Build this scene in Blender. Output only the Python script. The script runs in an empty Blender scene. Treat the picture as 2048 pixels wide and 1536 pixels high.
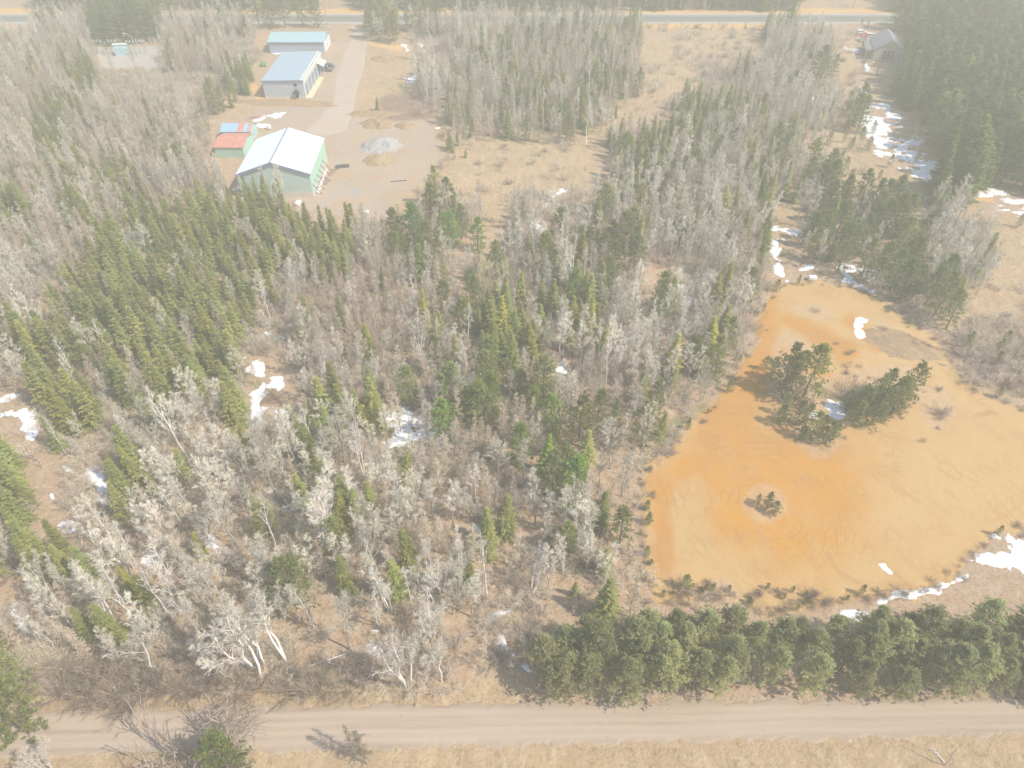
import bpy, math, random
import numpy as np
from mathutils import Vector, Matrix
R = math.radians
rnd = random.Random(7)
scene = bpy.context.scene
col = scene.collection

# ---------------------------------------------------------------- camera, sky, sun
CAM_H, FPX, PITCH = 95.0, 1420.0, R(42)
cam = bpy.data.cameras.new("camera"); cam.sensor_width = 36; cam.lens = 36 * FPX / 2048
cam.clip_start = 1; cam.clip_end = 6000
co = bpy.data.objects.new("camera", cam); col.objects.link(co)
co.location = (0, 0, CAM_H); co.rotation_euler = (R(90) - PITCH, 0, 0)
scene.camera = co
SUN_EL, SUN_DIR = R(50), Vector((1.0, -0.45, 0)).normalized()
w = bpy.data.worlds.new("World"); scene.world = w; w.use_nodes = True
nt = w.node_tree; bg = nt.nodes["Background"]
sky = nt.nodes.new("ShaderNodeTexSky"); sky.sky_type = 'NISHITA'; sky.sun_disc = False
sky.sun_elevation = SUN_EL; sky.sun_rotation = math.atan2(SUN_DIR.x, SUN_DIR.y)
nt.links.new(sky.outputs[0], bg.inputs[0]); bg.inputs[1].default_value = 0.15
sl = bpy.data.lights.new("sun", 'SUN'); sl.energy = 3.4; sl.angle = R(0.5); sl.color = (1.0, 0.93, 0.80)
so = bpy.data.objects.new("sun", sl); col.objects.link(so)
d = Vector((SUN_DIR.x * math.cos(SUN_EL), SUN_DIR.y * math.cos(SUN_EL), math.sin(SUN_EL)))
so.rotation_euler = d.to_track_quat('Z', 'Y').to_euler(); so.location = (60, -60, 300)
vs = scene.view_settings; vs.view_transform = 'Standard'; vs.look = 'None'; vs.gamma = 1; vs.exposure = 0.88
WASH_HAZE_D = 0.0017
scene.cycles.max_bounces = 5; scene.cycles.diffuse_bounces = 2; scene.cycles.glossy_bounces = 1
scene.cycles.transmission_bounces = 1; scene.cycles.volume_bounces = 0; scene.cycles.transparent_max_bounces = 4

# ---------------------------------------------------------------- survey: photo pixel (2048x1536) <-> point on the ground
sp, cp = math.sin(PITCH), math.cos(PITCH)
def G(x, y, z=0.0):
    dx, dy, dz = (x - 1024), FPX * cp - (y - 768) * sp, -FPX * sp - (y - 768) * cp
    t = (z - CAM_H) / dz
    return (dx * t, dy * t, z)
def P(X, Y, Z=0.0):
    q = Z - CAM_H
    dep = Y * cp - q * sp
    return 1024 + FPX * X / dep, 768 - FPX * (Y * sp + q * cp) / dep
def height_of(base, top):
    gx, gy, _ = G(*base); lo, hi = 0.2, 40
    for _ in range(30):
        m = (lo + hi) / 2
        if P(gx, gy, m)[1] > top[1]: lo = m
        else: hi = m
    return lo

# ---------------------------------------------------------------- noise
_tab = np.random.RandomState(3).rand(256, 256)
def vnoise(x, y):
    xi = np.floor(x).astype(int); yi = np.floor(y).astype(int); fx = x - xi; fy = y - yi
    fx = fx * fx * (3 - 2 * fx); fy = fy * fy * (3 - 2 * fy)
    a = _tab[xi & 255, yi & 255]; b = _tab[(xi + 1) & 255, yi & 255]; c = _tab[xi & 255, (yi + 1) & 255]; e = _tab[(xi + 1) & 255, (yi + 1) & 255]
    return (a * (1 - fx) + b * fx) * (1 - fy) + (c * (1 - fx) + e * fx) * fy
def fbm(x, y, s, o=4):
    v = 0; a = .5; n = 0
    for i in range(o):
        v = v + a * vnoise(x / s + 17.3 * i, y / s + 9.1 * i); n += a; a *= .55; s /= 2.1
    return v / n
def sdf_poly(px, py, poly):
    dmin = np.full(px.shape, 1e18); ins = np.zeros(px.shape, bool)
    n = len(poly)
    for i in range(n):
        x0, y0 = poly[i]; x1, y1 = poly[(i + 1) % n]
        ex, ey = x1 - x0, y1 - y0
        t = np.clip(((px - x0) * ex + (py - y0) * ey) / (ex * ex + ey * ey + 1e-9), 0, 1)
        dmin = np.minimum(dmin, (px - x0 - t * ex) ** 2 + (py - y0 - t * ey) ** 2)
        c = ((y0 > py) != (y1 > py)) & (px < (x1 - x0) * (py - y0) / (y1 - y0 + 1e-12) + x0)
        ins ^= c
    return np.where(ins, 1, -1) * np.sqrt(dmin)
def caps(px, py, L, ky=1.6):
    f = np.full(px.shape, -9.0)
    for x0, y0, x1, y1, r0, r1 in L:
        ex, ey = x1 - x0, (y1 - y0) * ky
        t = np.clip(((px - x0) * ex + (py - y0) * ky * ey) / (ex * ex + ey * ey + 1e-6), 0, 1)
        dd = np.sqrt((px - x0 - t * ex) ** 2 + ((py - y0) * ky - t * ey) ** 2)
        f = np.maximum(f, 1 - dd / (r0 + (r1 - r0) * t))
    return f
ss = lambda x, a, b: (lambda t: t * t * (3 - 2 * t))(np.clip((x - a) / (b - a), 0, 1))

# ---------------------------------------------------------------- materials
def nmat(name, rough=.9, spec=.2):
    m = bpy.data.materials.new(name); m.use_nodes = True
    b = m.node_tree.nodes["Principled BSDF"]; b.inputs["Roughness"].default_value = rough
    b.inputs["Specular IOR Level"].default_value = spec
    return m, m.node_tree, b
class NB:
    def __init__(s, nt): s.nt = nt
    def n(s, t, **k):
        x = s.nt.nodes.new(t)
        for a, v in k.items():
            if a.startswith('i_'): x.inputs[a[2:].replace('_', ' ')].default_value = v
            else: setattr(x, a, v)
        return x
    def l(s, a, b): s.nt.links.new(a, b)
    def mix(s, f, a, b, mode='MIX'):
        x = s.n('ShaderNodeMix', data_type='RGBA', blend_type=mode)
        for i, v in ((0, f), (6, a), (7, b)):
            if hasattr(v, 'links'): s.l(v, x.inputs[i])
            elif i == 0: x.inputs[0].default_value = v
            else: x.inputs[i].default_value = (*v, 1) if len(v) == 3 else v
        return x.outputs[2]
    def math(s, op, a, b=0., c=0.):
        x = s.n('ShaderNodeMath', operation=op)
        for i, v in enumerate((a, b, c)):
            if hasattr(v, 'links'): s.l(v, x.inputs[i])
            else: x.inputs[i].default_value = v
        return x.outputs[0]
    def pos(s): return s.n('ShaderNodeNewGeometry').outputs['Position']
    def noise(s, scale, detail=4, vec=None, rough=.6, dist=0.):
        x = s.n('ShaderNodeTexNoise'); x.inputs['Scale'].default_value = scale; x.inputs['Detail'].default_value = detail
        x.inputs['Roughness'].default_value = rough; x.inputs['Distortion'].default_value = dist
        s.l(vec or s.pos(), x.inputs['Vector']); return x.outputs['Fac']
    def ramp(s, f, a, b):
        x = s.n('ShaderNodeMapRange'); s.l(f, x.inputs[0]); x.inputs[1].default_value = a; x.inputs[2].default_value = b; return x.outputs[0]
    def attr(s, name):
        x = s.n('ShaderNodeAttribute'); x.attribute_name = name; y = s.n('ShaderNodeSeparateColor'); s.l(x.outputs['Color'], y.inputs[0]); return y.outputs
    def bump(s, h, bsdf, st=.5, dist=.2):
        x = s.n('ShaderNodeBump'); x.inputs['Strength'].default_value = st; x.inputs['Distance'].default_value = dist
        s.l(h, x.inputs['Height']); s.l(x.outputs[0], bsdf.inputs['Normal'])
    def stretch(s, sx, sy, sz=1, rot=0):
        x = s.n('ShaderNodeMapping'); x.inputs['Scale'].default_value = (sx, sy, sz); x.inputs['Rotation'].default_value = (0, 0, rot); s.l(s.pos(), x.inputs[0]); return x.outputs[0]

def earth_base(q):   # forest floor: leaf litter, twigs, moss
    a = q.mix(q.ramp(q.noise(.05, 5), .35, .65), (.49, .315, .185), (.39, .275, .17))
    a = q.mix(q.ramp(q.noise(.6, 6), .35, .7), a, (.54, .41, .30))
    a = q.mix(q.ramp(q.noise(2.4, 5, rough=.75), .52, .66), a, (.18, .135, .095))
    a = q.mix(q.ramp(q.noise(.035, 4, dist=1), .6, .72), a, (.17, .17, .07))
    return a
def field_col(q):
    a = q.mix(q.ramp(q.noise(.06, 6), .35, .68), (.49, .35, .205), (.41, .29, .18))
    a = q.mix(q.ramp(q.noise(.5, 6, vec=q.stretch(1, .45, 1, .5), rough=.75), .45, .7), a, (.58, .44, .28))
    a = q.mix(q.ramp(q.noise(.35, 8, rough=.8, dist=1.5), .53, .68), a, (.27, .18, .11))
    a = q.mix(q.math('MULTIPLY', q.ramp(q.noise(1.6, 6, rough=.8), .5, .66), .6), a, (.24, .17, .10))
    return a
def yard_col(q):
    a = q.mix(q.ramp(q.noise(.045, 5), .35, .65), (.49, .375, .27), (.43, .345, .26))
    a = q.mix(q.ramp(q.noise(.09, 6, dist=1), .5, .66), a, (.49, .325, .205))
    a = q.mix(q.ramp(q.noise(.16, 6, vec=q.stretch(1, .5, 1, 2)), .58, .7), a, (.40, .38, .37))
    a = q.mix(q.ramp(q.noise(3, 5), .5, .8), a, (.34, .27, .21))
    return a
def sand_col(q, orange):
    a = q.mix(q.ramp(q.noise(.03, 4), .3, .7), (.49, .33, .155), (.45, .29, .12))
    orange = q.ramp(q.math('ADD', orange, q.math('MULTIPLY', q.math('SUBTRACT', q.noise(.22, 7, vec=q.stretch(1, .6, 1, .7), rough=.7, dist=.8), .5), 1.1)), .1, .95)
    o = q.mix(q.ramp(q.noise(.05, 5, dist=.8), .3, .7), (.50, .25, .05), (.43, .22, .075))
    a = q.mix(orange, a, o)
    a = q.mix(q.ramp(q.noise(.25, 7, vec=q.stretch(1, .3, 1, .9), rough=.75), .5, .75), a, (.46, .28, .13))
    return a
MAT = {}
m, t, b = nmat('ground_litter', 1, .05); q = NB(t); A = q.attr('zone_a'); B = q.attr('zone_b')
c = earth_base(q); c = q.mix(A[2], c, yard_col(q)); c = q.mix(B[0], c, field_col(q))
c = q.mix(B[1], c, q.mix(q.ramp(q.noise(.8, 6, rough=.75), .4, .65), (.24, .16, .11), (.36, .26, .19)))
c = q.mix(B[2], c, q.mix(q.noise(.3, 5), (.70, .42, .15), (.60, .40, .20)))
c = q.mix(A[0], c, sand_col(q, A[1]))
q.l(c, b.inputs[0]); q.bump(q.noise(1.1, 7, rough=.75), b, .9, .5); MAT['ground'] = m

m, t, b = nmat('sand', 1, .05); q = NB(t); A = q.attr('zone_a')
c = sand_col(q, A[1])
# tyre rings round the bush and sweeping tracks
cx, cy, _ = G(1530, 1005)
vm = q.n('ShaderNodeVectorMath', operation='SUBTRACT'); q.l(q.pos(), vm.inputs[0]); vm.inputs[1].default_value = (cx, cy, 0)
vl = q.n('ShaderNodeVectorMath', operation='LENGTH'); q.l(vm.outputs[0], vl.inputs[0])
def rings(center, freq, amp):
    vm = q.n('ShaderNodeVectorMath', operation='SUBTRACT'); q.l(q.pos(), vm.inputs[0]); vm.inputs[1].default_value = (*center, 0)
    vl = q.n('ShaderNodeVectorMath', operation='LENGTH'); q.l(vm.outputs[0], vl.inputs[0])
    r = q.math('ADD', vl.outputs['Value'], q.math('MULTIPLY', q.noise(.06, 3), amp))
    s = q.math('ABSOLUTE', q.math('SINE', q.math('MULTIPLY', r, freq)))
    return q.math('MULTIPLY', q.ramp(s, .86, 1), q.ramp(q.noise(.14, 3), .44, .6))
r1 = rings((cx, cy), 2.1, 9)
c2 = G(1850, 990); r2 = q.math('MULTIPLY', rings(c2[:2], 1.3, 3), .35)
c3 = G(1380, 620); r3 = rings(c3[:2], 1.7, 12)
tr = q.math('MAXIMUM', q.math('MULTIPLY', r1, q.ramp(vl.outputs['Value'], 34, 18)), q.math('MAXIMUM', r2, q.math('MULTIPLY', r3, .6)))
r4 = rings(G(1700, 1120)[:2], 1.6, 7); r5 = rings(G(1250, 1250)[:2], 1.1, 16)
tr = q.math('MAXIMUM', tr, q.math('MULTIPLY', q.math('MAXIMUM', r4, r5), .7))
c = q.mix(q.math('MULTIPLY', tr, .5), c, (.36, .20, .08))
c = q.mix(q.ramp(q.noise(2.6, 5, rough=.8), .66, .74), c, (.30, .20, .12))
c = q.mix(q.math('MULTIPLY', q.ramp(q.noise(.11, 6, dist=1.2), .6, .72), .6), c, (.33, .19, .09))
c = q.mix(q.math('MULTIPLY', A[2], .5), c, earth_base(q))
q.l(c, b.inputs[0]); q.bump(q.math('SUBTRACT', q.noise(.8, 6), q.math('MULTIPLY', tr, .35)), b, .4, .2); MAT['sand'] = m

def road_mat(name, c1, c2, c3, ang=0, tracks=False):
    m, t, b = nmat(name, .95, .1); q = NB(t)
    c = q.mix(q.ramp(q.noise(.3, 5, vec=q.stretch(.05, 1, 1, ang)), .35, .65), c1, c2)
    c = q.mix(q.ramp(q.noise(.8, 6, vec=q.stretch(.05, 1, 1, ang), rough=.7), .50, .7), c, c3)
    c = q.mix(q.ramp(q.noise(6, 4), .55, .85), c, c3)
    A = q.attr('zone_a')
    if tracks:
        c = q.mix(q.math('MULTIPLY', q.math('MULTIPLY', A[0], .55), q.ramp(q.noise(.25, 5, vec=q.stretch(.15, 1)), .25, .5)), c, tuple(x * 1.12 for x in c1))
        c = q.mix(q.math('MULTIPLY', q.math('MULTIPLY', A[1], .7), q.ramp(q.noise(.7, 6, rough=.75), .35, .6)), c, (.31, .235, .16))
        c = q.mix(q.ramp(q.noise(1.1, 3, vec=q.stretch(.4, 1)), .70, .74), c, (.22, .17, .12))
    q.l(c, b.inputs[0]); q.bump(q.noise(3, 5), b, .4, .06); return m
MAT['gravel_road'] = road_mat('road_gravel', (.41, .32, .245), (.36, .285, .22), (.31, .24, .18), 0, True)
MAT['driveway'] = road_mat('drive_gravel', (.50, .40, .315), (.45, .365, .29), (.41, .31, .24), 1.4)
MAT['asphalt'] = road_mat('asphalt', (.16, .175, .17), (.19, .20, .195), (.14, .15, .145))
MAT['pad'] = road_mat('crushed_stone', (.46, .42, .37), (.41, .38, .34), (.36, .31, .27))
m, t, b = nmat('snow', .6, .3); q = NB(t)
q.l(q.mix(q.ramp(q.noise(1.1, 7, rough=.75), .48, .68), (.78, .80, .83), (.58, .55, .52)), b.inputs[0]); q.bump(q.noise(1.2, 5), b, .6, .2); MAT['snow'] = m

def leaf_mat(name, base, second, rough=.75, tl=0.):
    m, t, b = nmat(name, rough, .25); q = NB(t)
    oi = q.n('ShaderNodeObjectInfo')
    c = q.mix(q.ramp(q.noise(.9, 3), .35, .65), base, second)
    c = q.mix(1.0, c, oi.outputs['Color'], 'MULTIPLY')
    hs = q.n('ShaderNodeHueSaturation'); q.l(c, hs.inputs['Color'])
    q.l(q.math('MULTIPLY_ADD', oi.outputs['Random'], .5, .78), hs.inputs['Value'])
    q.l(q.math('MULTIPLY_ADD', q.math('FRACT', q.math('MULTIPLY', oi.outputs['Random'], 7.3)), .03, .483), hs.inputs['Hue'])
    q.l(hs.outputs[0], b.inputs[0])
    if tl:   # thin needles and twigs pass some light through
        tr = q.n('ShaderNodeBsdfTranslucent'); q.l(hs.outputs[0], tr.inputs[0]); mx = q.n('ShaderNodeMixShader'); mx.inputs[0].default_value = tl
        q.l(b.outputs[0], mx.inputs[1]); q.l(tr.outputs[0], mx.inputs[2]); q.l(mx.outputs[0], t.nodes['Material Output'].inputs[0])
    return m
MAT['spruce'] = leaf_mat('spruce_needles', (.23, .25, .07), (.36, .375, .12), tl=.35)
MAT['pine'] = leaf_mat('pine_needles', (.23, .26, .085), (.35, .38, .13), tl=.35)
MAT['redpine'] = leaf_mat('red_pine_needles', (.42, .41, .19), (.58, .56, .29), tl=.5)
MAT['larch'] = leaf_mat('larch_twigs', (.54, .44, .315), (.66, .55, .41), tl=.3)
MAT['twig'] = leaf_mat('grey_twigs', (.60, .54, .435), (.73, .67, .55), tl=.25)
MAT['birch'] = leaf_mat('birch_bark', (.86, .83, .79), (.66, .62, .57))
MAT['birchtwig'] = leaf_mat('birch_twigs', (.60, .54, .45), (.73, .67, .56), tl=.25)
MAT['under'] = leaf_mat('undergrowth_twigs', (.62, .53, .41), (.72, .63, .50), tl=.3)
MAT['brush'] = leaf_mat('brown_brush', (.36, .28, .21), (.48, .38, .30), tl=.25)
MAT['bark'] = leaf_mat('brown_bark', (.16, .12, .09), (.24, .19, .15))
MAT['greybark'] = leaf_mat('grey_bark', (.38, .35, .32), (.28, .25, .23))

def paint(name, colr, rough=.5, metal=0., ribs=0., axis=0, dirt=.15, dcol=(.25, .18, .12)):
    m, t, b = nmat(name, rough, .4); q = NB(t); b.inputs['Metallic'].default_value = metal
    tc = q.n('ShaderNodeTexCoord').outputs['Object']
    f = q.math('MULTIPLY', q.ramp(q.noise(.5, 6, vec=tc, rough=.7), .45, .8), dirt)
    q.l(q.mix(f, colr, dcol), b.inputs[0])
    if ribs:
        wv = q.n('ShaderNodeTexWave', bands_direction='XYZ'[axis]); wv.inputs['Scale'].default_value = ribs; q.l(tc, wv.inputs[0])
        q.bump(wv.outputs['Fac'], b, .7, .06)
    return m
MAT['white_roof'] = paint('white_metal_roof', (.80, .82, .84), .45, 0, .35, 1, .08)
MAT['blue_roof'] = paint('pale_blue_roof', (.36, .46, .53), .5, 0, .6, 0, .12)
MAT['aqua_roof'] = paint('aqua_roof', (.34, .52, .54), .5, 0, .6, 0, .12)
MAT['sky_roof'] = paint('sky_blue_sheet', (.30, .48, .62), .5, 0, .8, 0, .15)
MAT['mint'] = paint('mint_siding', (.40, .62, .50), .6, 0, 1.2, 0, .15, (.6, .6, .5))
MAT['palemint'] = paint('pale_mint_siding', (.50, .62, .56), .6, 0, 1.2, 0, .25, (.6, .55, .5))
MAT['grey_siding'] = paint('grey_siding', (.52, .55, .60), .55, 0, 1.5, 0, .1, (.4, .4, .4))
MAT['bluegrey'] = paint('blue_grey_siding', (.42, .50, .60), .55, 0, 1.5, 0, .15, (.3, .35, .4))
MAT['cream'] = paint('cream_siding', (.66, .65, .56), .6, 0, 1.2, 1, .1)
MAT['trim'] = paint('blue_grey_trim', (.22, .25, .36), .5)
MAT['concrete'] = paint('concrete', (.62, .58, .52), .9, 0, 0, 0, .4)
MAT['yellow_slab'] = paint('sandy_apron', (.72, .60, .38), .9, 0, 0, 0, .3)
MAT['dark'] = paint('dark_metal', (.05, .055, .065), .5)
MAT['glass'] = paint('dark_glass', (.04, .05, .07), .15)
MAT['white'] = paint('white_paint', (.80, .80, .80), .6)
MAT['rust'] = paint('rusty_sheet', (.55, .22, .16), .8, 0, 1.2, 0, .6, (.72, .52, .46))
MAT['brace'] = paint('brown_steel', (.30, .16, .14), .7)
MAT['shingle'] = paint('grey_shingles', (.30, .32, .34), .9, 0, 2, 1, .3, (.2, .2, .2))
MAT['beige'] = paint('beige_siding', (.52, .48, .40), .8, 0, 2, 2, .1)
MAT['teal'] = paint('pale_teal_steel', (.42, .62, .66), .5)
MAT['steel'] = paint('galvanised_steel', (.40, .43, .45), .5, .3)
MAT['wood'] = paint('weathered_wood', (.36, .32, .27), .9, 0, 0, 0, .5)
MAT['rubber'] = paint('rubber', (.03, .03, .03), .9)
MAT['truck'] = paint('charcoal_car_paint', (.09, .095, .11), .25)
MAT['truck_silver'] = paint('dark_grey_car_paint', (.16, .165, .18), .25)
MAT['red'] = paint('red_sheet', (.55, .12, .11), .6)
MAT['blue_hull'] = paint('blue_hull', (.22, .30, .50), .35)
MAT['stripe'] = paint('yellow_line', (.60, .42, .06), .7)
MAT['green_box'] = paint('green_plastic', (.10, .26, .10), .6)
def soil(name, a, bb, c3):
    m, t, b = nmat(name, 1, .05); q = NB(t)
    c = q.mix(q.ramp(q.noise(.5, 6), .35, .65), a, bb); c = q.mix(q.ramp(q.noise(2.5, 6, rough=.75), .5, .7), c, c3)
    q.l(c, b.inputs[0]); q.bump(q.noise(2, 6, rough=.7), b, 1, .3); return m
MAT['grey_pile'] = soil('crushed_rock', (.38, .37, .35), (.43, .41, .38), (.34, .33, .32))
MAT['brown_pile'] = soil('topsoil', (.44, .30, .17), (.34, .24, .15), (.20, .15, .10))
MAT['tan_pile'] = soil('tan_fill', (.43, .31, .18), (.37, .27, .17), (.30, .22, .15))

# ---------------------------------------------------------------- mesh helpers
def tag(o, label=None, cat=None, group=None, kind=None):
    for k, v in (('label', label), ('category', cat), ('group', group), ('kind', kind)):
        if v: o[k] = v
    return o
def mesh(name, v, f, mats, smooth=False, fm=None):
    me = bpy.data.meshes.new(name); me.from_pydata(v, [], f)
    for x in (mats if isinstance(mats, (list, tuple)) else [mats]): me.materials.append(MAT[x] if isinstance(x, str) else x)
    if smooth: me.polygons.foreach_set('use_smooth', [True] * len(f))
    if fm is not None: me.polygons.foreach_set('material_index', fm)
    me.update(); return me
def link(name, me, parent=None, loc=(0, 0, 0), rz=0):
    o = bpy.data.objects.new(name, me); col.objects.link(o); o.location = loc; o.rotation_euler[2] = rz
    if parent: o.parent = parent
    return o
def thing(name, loc, label, cat, group=None, rz=0):
    o = bpy.data.objects.new(name, None); col.objects.link(o); o.location = loc; o.rotation_euler[2] = rz
    o.empty_display_size = .5
    return tag(o, label, cat, group)
class MB:
    def __init__(s): s.v = []; s.f = []
    def box(s, x0, x1, y0, y1, z0, z1):
        n = len(s.v); s.v += [(x, y, z) for z in (z0, z1) for x, y in ((x0, y0), (x1, y0), (x1, y1), (x0, y1))]
        s.f += [tuple(n + i for i in q) for q in ((3, 2, 1, 0), (4, 5, 6, 7), (0, 1, 5, 4), (1, 2, 6, 5), (2, 3, 7, 6), (3, 0, 4, 7))]; return s
    def tube(s, a, b, r0, r1=None, k=6, cap=True):
        r1 = r0 if r1 is None else r1; a = Vector(a); b = Vector(b); dd = (b - a)
        if dd.length < 1e-6: return s
        dd.normalize(); u = dd.orthogonal().normalized(); w_ = dd.cross(u); n = len(s.v)
        for c, r in ((a, r0), (b, r1)):
            for i in range(k):
                t = 2 * math.pi * i / k; s.v.append(tuple(c + (u * math.cos(t) + w_ * math.sin(t)) * r))
        for i in range(k): j = (i + 1) % k; s.f.append((n + i, n + j, n + k + j, n + k + i))
        if cap: s.f.append(tuple(n + i for i in range(k))[::-1]); s.f.append(tuple(n + k + i for i in range(k)))
        return s
    def prism(s, prof, axis, a, bb):
        # prof: list of 2D points; axis 'x': (y,z) extruded along x; axis 'y': (x,z) along y
        n = len(s.v); k = len(prof)
        for c in (a, bb): s.v += [(c, p, z) if axis == 'x' else (p, c, z) for p, z in prof]
        for i in range(k): j = (i + 1) % k; s.f.append((n + i, n + j, n + k + j, n + k + i))
        s.f.append(tuple(n + i for i in range(k))[::-1]); s.f.append(tuple(n + k + i for i in range(k))); return s
    def slab(s, q4, th):
        # q4: four 3D points, thickened downwards
        n = len(s.v); s.v += [tuple(p) for p in q4] + [(p[0], p[1], p[2] - th) for p in q4]
        s.f += [(n, n + 1, n + 2, n + 3), (n + 7, n + 6, n + 5, n + 4)] + [(n + i, n + 4 + i, n + 4 + (i + 1) % 4, n + (i + 1) % 4) for i in range(4)]; return s
    def build(s, name, mat, parent=None, loc=(0, 0, 0), rz=0, smooth=False):
        return link(name, mesh(name, s.v, s.f, mat, smooth), parent, loc, rz)

# ---------------------------------------------------------------- zones on the ground (photo pixels)
SAND = [(1545, 572), (1600, 563), (1640, 560), (1700, 575), (1760, 600), (1810, 640), (1870, 680), (1905, 730), (1925, 760), (2000, 810), (2200, 840), (2200, 1050), (1990, 1062), (1940, 1110), (1900, 1160), (1840, 1185), (1770, 1190), (1690, 1200), (1600, 1215), (1540, 1226), (1470, 1200), (1400, 1180), (1385, 1205), (1330, 1205), (1300, 1200), (1292, 1100), (1282, 1000), (1285, 950), (1340, 905), (1380, 850), (1440, 790), (1500, 710), (1520, 640)]
ORANGE = [(1535, 600, 1500, 760, 28, 55), (1500, 760, 1420, 900, 55, 85), (1420, 900, 1330, 960, 90, 60), (1570, 640, 1700, 700, 20, 40), (1450, 930, 1590, 1000, 140, 230), (1500, 1040, 1650, 1030, 125, 140), (1560, 705, 1700, 770, 18, 18), (1760, 700, 1700, 640, 16, 24), (1320, 960, 1330, 1130, 40, 40)]
BARE_IN_SAND = [(1575, 705, 1590, 790, 45, 50), (1600, 800, 1640, 870, 50, 50), (1680, 800, 1800, 770, 60, 50), (1870, 800, 1880, 830, 36, 36), (1530, 1005, 1535, 1010, 42, 42), (1600, 618, 1650, 628, 18, 18), (1760, 655, 1790, 680, 22, 26), (1440, 1180, 1460, 1190, 34, 30)]
YARD = [(700, 64), (733, 64), (730, 120), (715, 180), (712, 230), (770, 235), (860, 235), (885, 290), (860, 350), (800, 400), (790, 440), (740, 445), (640, 425), (480, 402), (468, 372), (510, 300), (505, 240), (520, 215), (610, 205), (640, 190), (640, 130), (652, 90), (690, 75)]
DRIVE = [(702, 50), (740, 50), (733, 90), (728, 130), (712, 180), (706, 225), (690, 262), (640, 275), (610, 262), (640, 235), (668, 200), (672, 150), (690, 100), (705, 75)]
FIELDS = [[(735, 60), (790, 66), (850, 90), (800, 150), (800, 215), (715, 225), (716, 180), (735, 110)],
          [(860, 222), (960, 200), (1100, 215), (1240, 200), (1260, 90), (1400, 52), (1560, 55), (1530, 100), (1420, 170), (1330, 200), (1270, 250), (1230, 290), (1180, 330), (1170, 395), (1060, 425), (1010, 470), (960, 440), (780, 420), (800, 395), (860, 350), (885, 290)],
          [(1660, 235), (1700, 262), (1760, 300), (1840, 360), (1900, 365), (1980, 420), (2200, 470), (2200, 830), (2000, 800), (1925, 750), (1900, 700), (1870, 640), (1900, 560), (1880, 460), (1780, 400), (1650, 390), (1590, 420), (1560, 560), (1530, 560), (1535, 430), (1600, 330)],
          [(1640, 62), (1780, 62), (1760, 110), (1740, 140), (1700, 150), (1690, 110), (1640, 90)],
          [(400, 85), (540, 90), (525, 130), (470, 200), (510, 230), (400, 240), (440, 180), (395, 130)],
          [(-300, 1400), (-300, 1340), (60, 1375), (700, 1335), (860, 1350), (980, 1360), (1130, 1385), (1130, 1420), (-300, 1425)],
          [(-400, 1495), (1000, 1492), (2500, 1462), (2500, 1900), (-400, 1900)]]
BRUSH = [(420, 110, 500, 110, 40, 30), (780, 205, 860, 212, 30, 30), (760, 235, 850, 232, 12, 16), (1010, 440, 1010, 500, 10, 20), (1290, 1040, 1300, 1130, 30, 20), (1930, 690, 2010, 750, 50, 60)]
VERGE = [(-100, 22, 180, 22, 10, 10), (380, 22, 900, 22, 8, 8), (1260, 22, 1800, 22, 9, 9), (190, 86, 340, 78, 8, 8), (1240, 52, 1560, 52, 8, 8), (740, 85, 800, 95, 12, 14), (500, 160, 520, 200, 14, 12), (1900, 385, 1980, 400, 10, 8)]
def zones(X, Y):
    px, py = P(X, Y)
    nx = (fbm(X, Y, 9, 4) - .5) * 36; ny = (fbm(X + 400, Y, 9, 4) - .5) * 20
    sc = np.clip((py + 500) / 1400, .25, 1.2)
    px = px + nx * sc; py = py + ny * sc
    e = 5 * sc
    sd = lambda pl: ss(sdf_poly(px, py, pl), -e, e)
    sand = sd(SAND); hole = ss(caps(px, py, BARE_IN_SAND, 1), 0, .25)
    orange = ss(caps(px, py, ORANGE, 1.15) + (fbm(X, Y, 14, 5) - .5) * .9, -.12, .75)
    yard = sd(YARD); field = np.zeros(px.shape)
    for f in FIELDS: field = np.maximum(field, sd(f))
    br = ss(caps(px, py, BRUSH, 1.2), 0, .5); vg = ss(caps(px, py, VERGE, 1.3), 0, .5)
    return sand, orange * sand, yard, field, br, vg, hole
def set_attr(me, name, a):
    at = me.color_attributes.new(name, 'FLOAT_COLOR', 'POINT'); at.data.foreach_set('color', np.ascontiguousarray(a, dtype=np.float32).ravel())
def grid(xs, ys):
    X, Y = np.meshgrid(xs, ys, indexing='xy'); return X, Y
def grid_faces(nx, ny, keep=None):
    i = np.arange(nx - 1); j = np.arange(ny - 1); I, J = np.meshgrid(i, j, indexing='xy')
    a = (J * nx + I).ravel(); F = np.stack([a, a + 1, a + nx + 1, a + nx], 1)
    return F if keep is None else F[keep.ravel()]
def np_mesh(name, V, F, mat):
    used = np.unique(F); re = np.full(len(V), -1); re[used] = np.arange(len(used)); V = V[used]; F = re[F]
    me = bpy.data.meshes.new(name); me.vertices.add(len(V)); me.vertices.foreach_set('co', V.astype(np.float32).ravel())
    me.loops.add(F.size); me.loops.foreach_set('vertex_index', F.ravel().astype(np.int32))
    me.polygons.add(len(F)); me.polygons.foreach_set('loop_start', np.arange(len(F), dtype=np.int32) * 4)
    me.polygons.foreach_set('use_smooth', np.ones(len(F), bool)); me.update(calc_edges=True); me.materials.append(MAT[mat])
    return me, used

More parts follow.
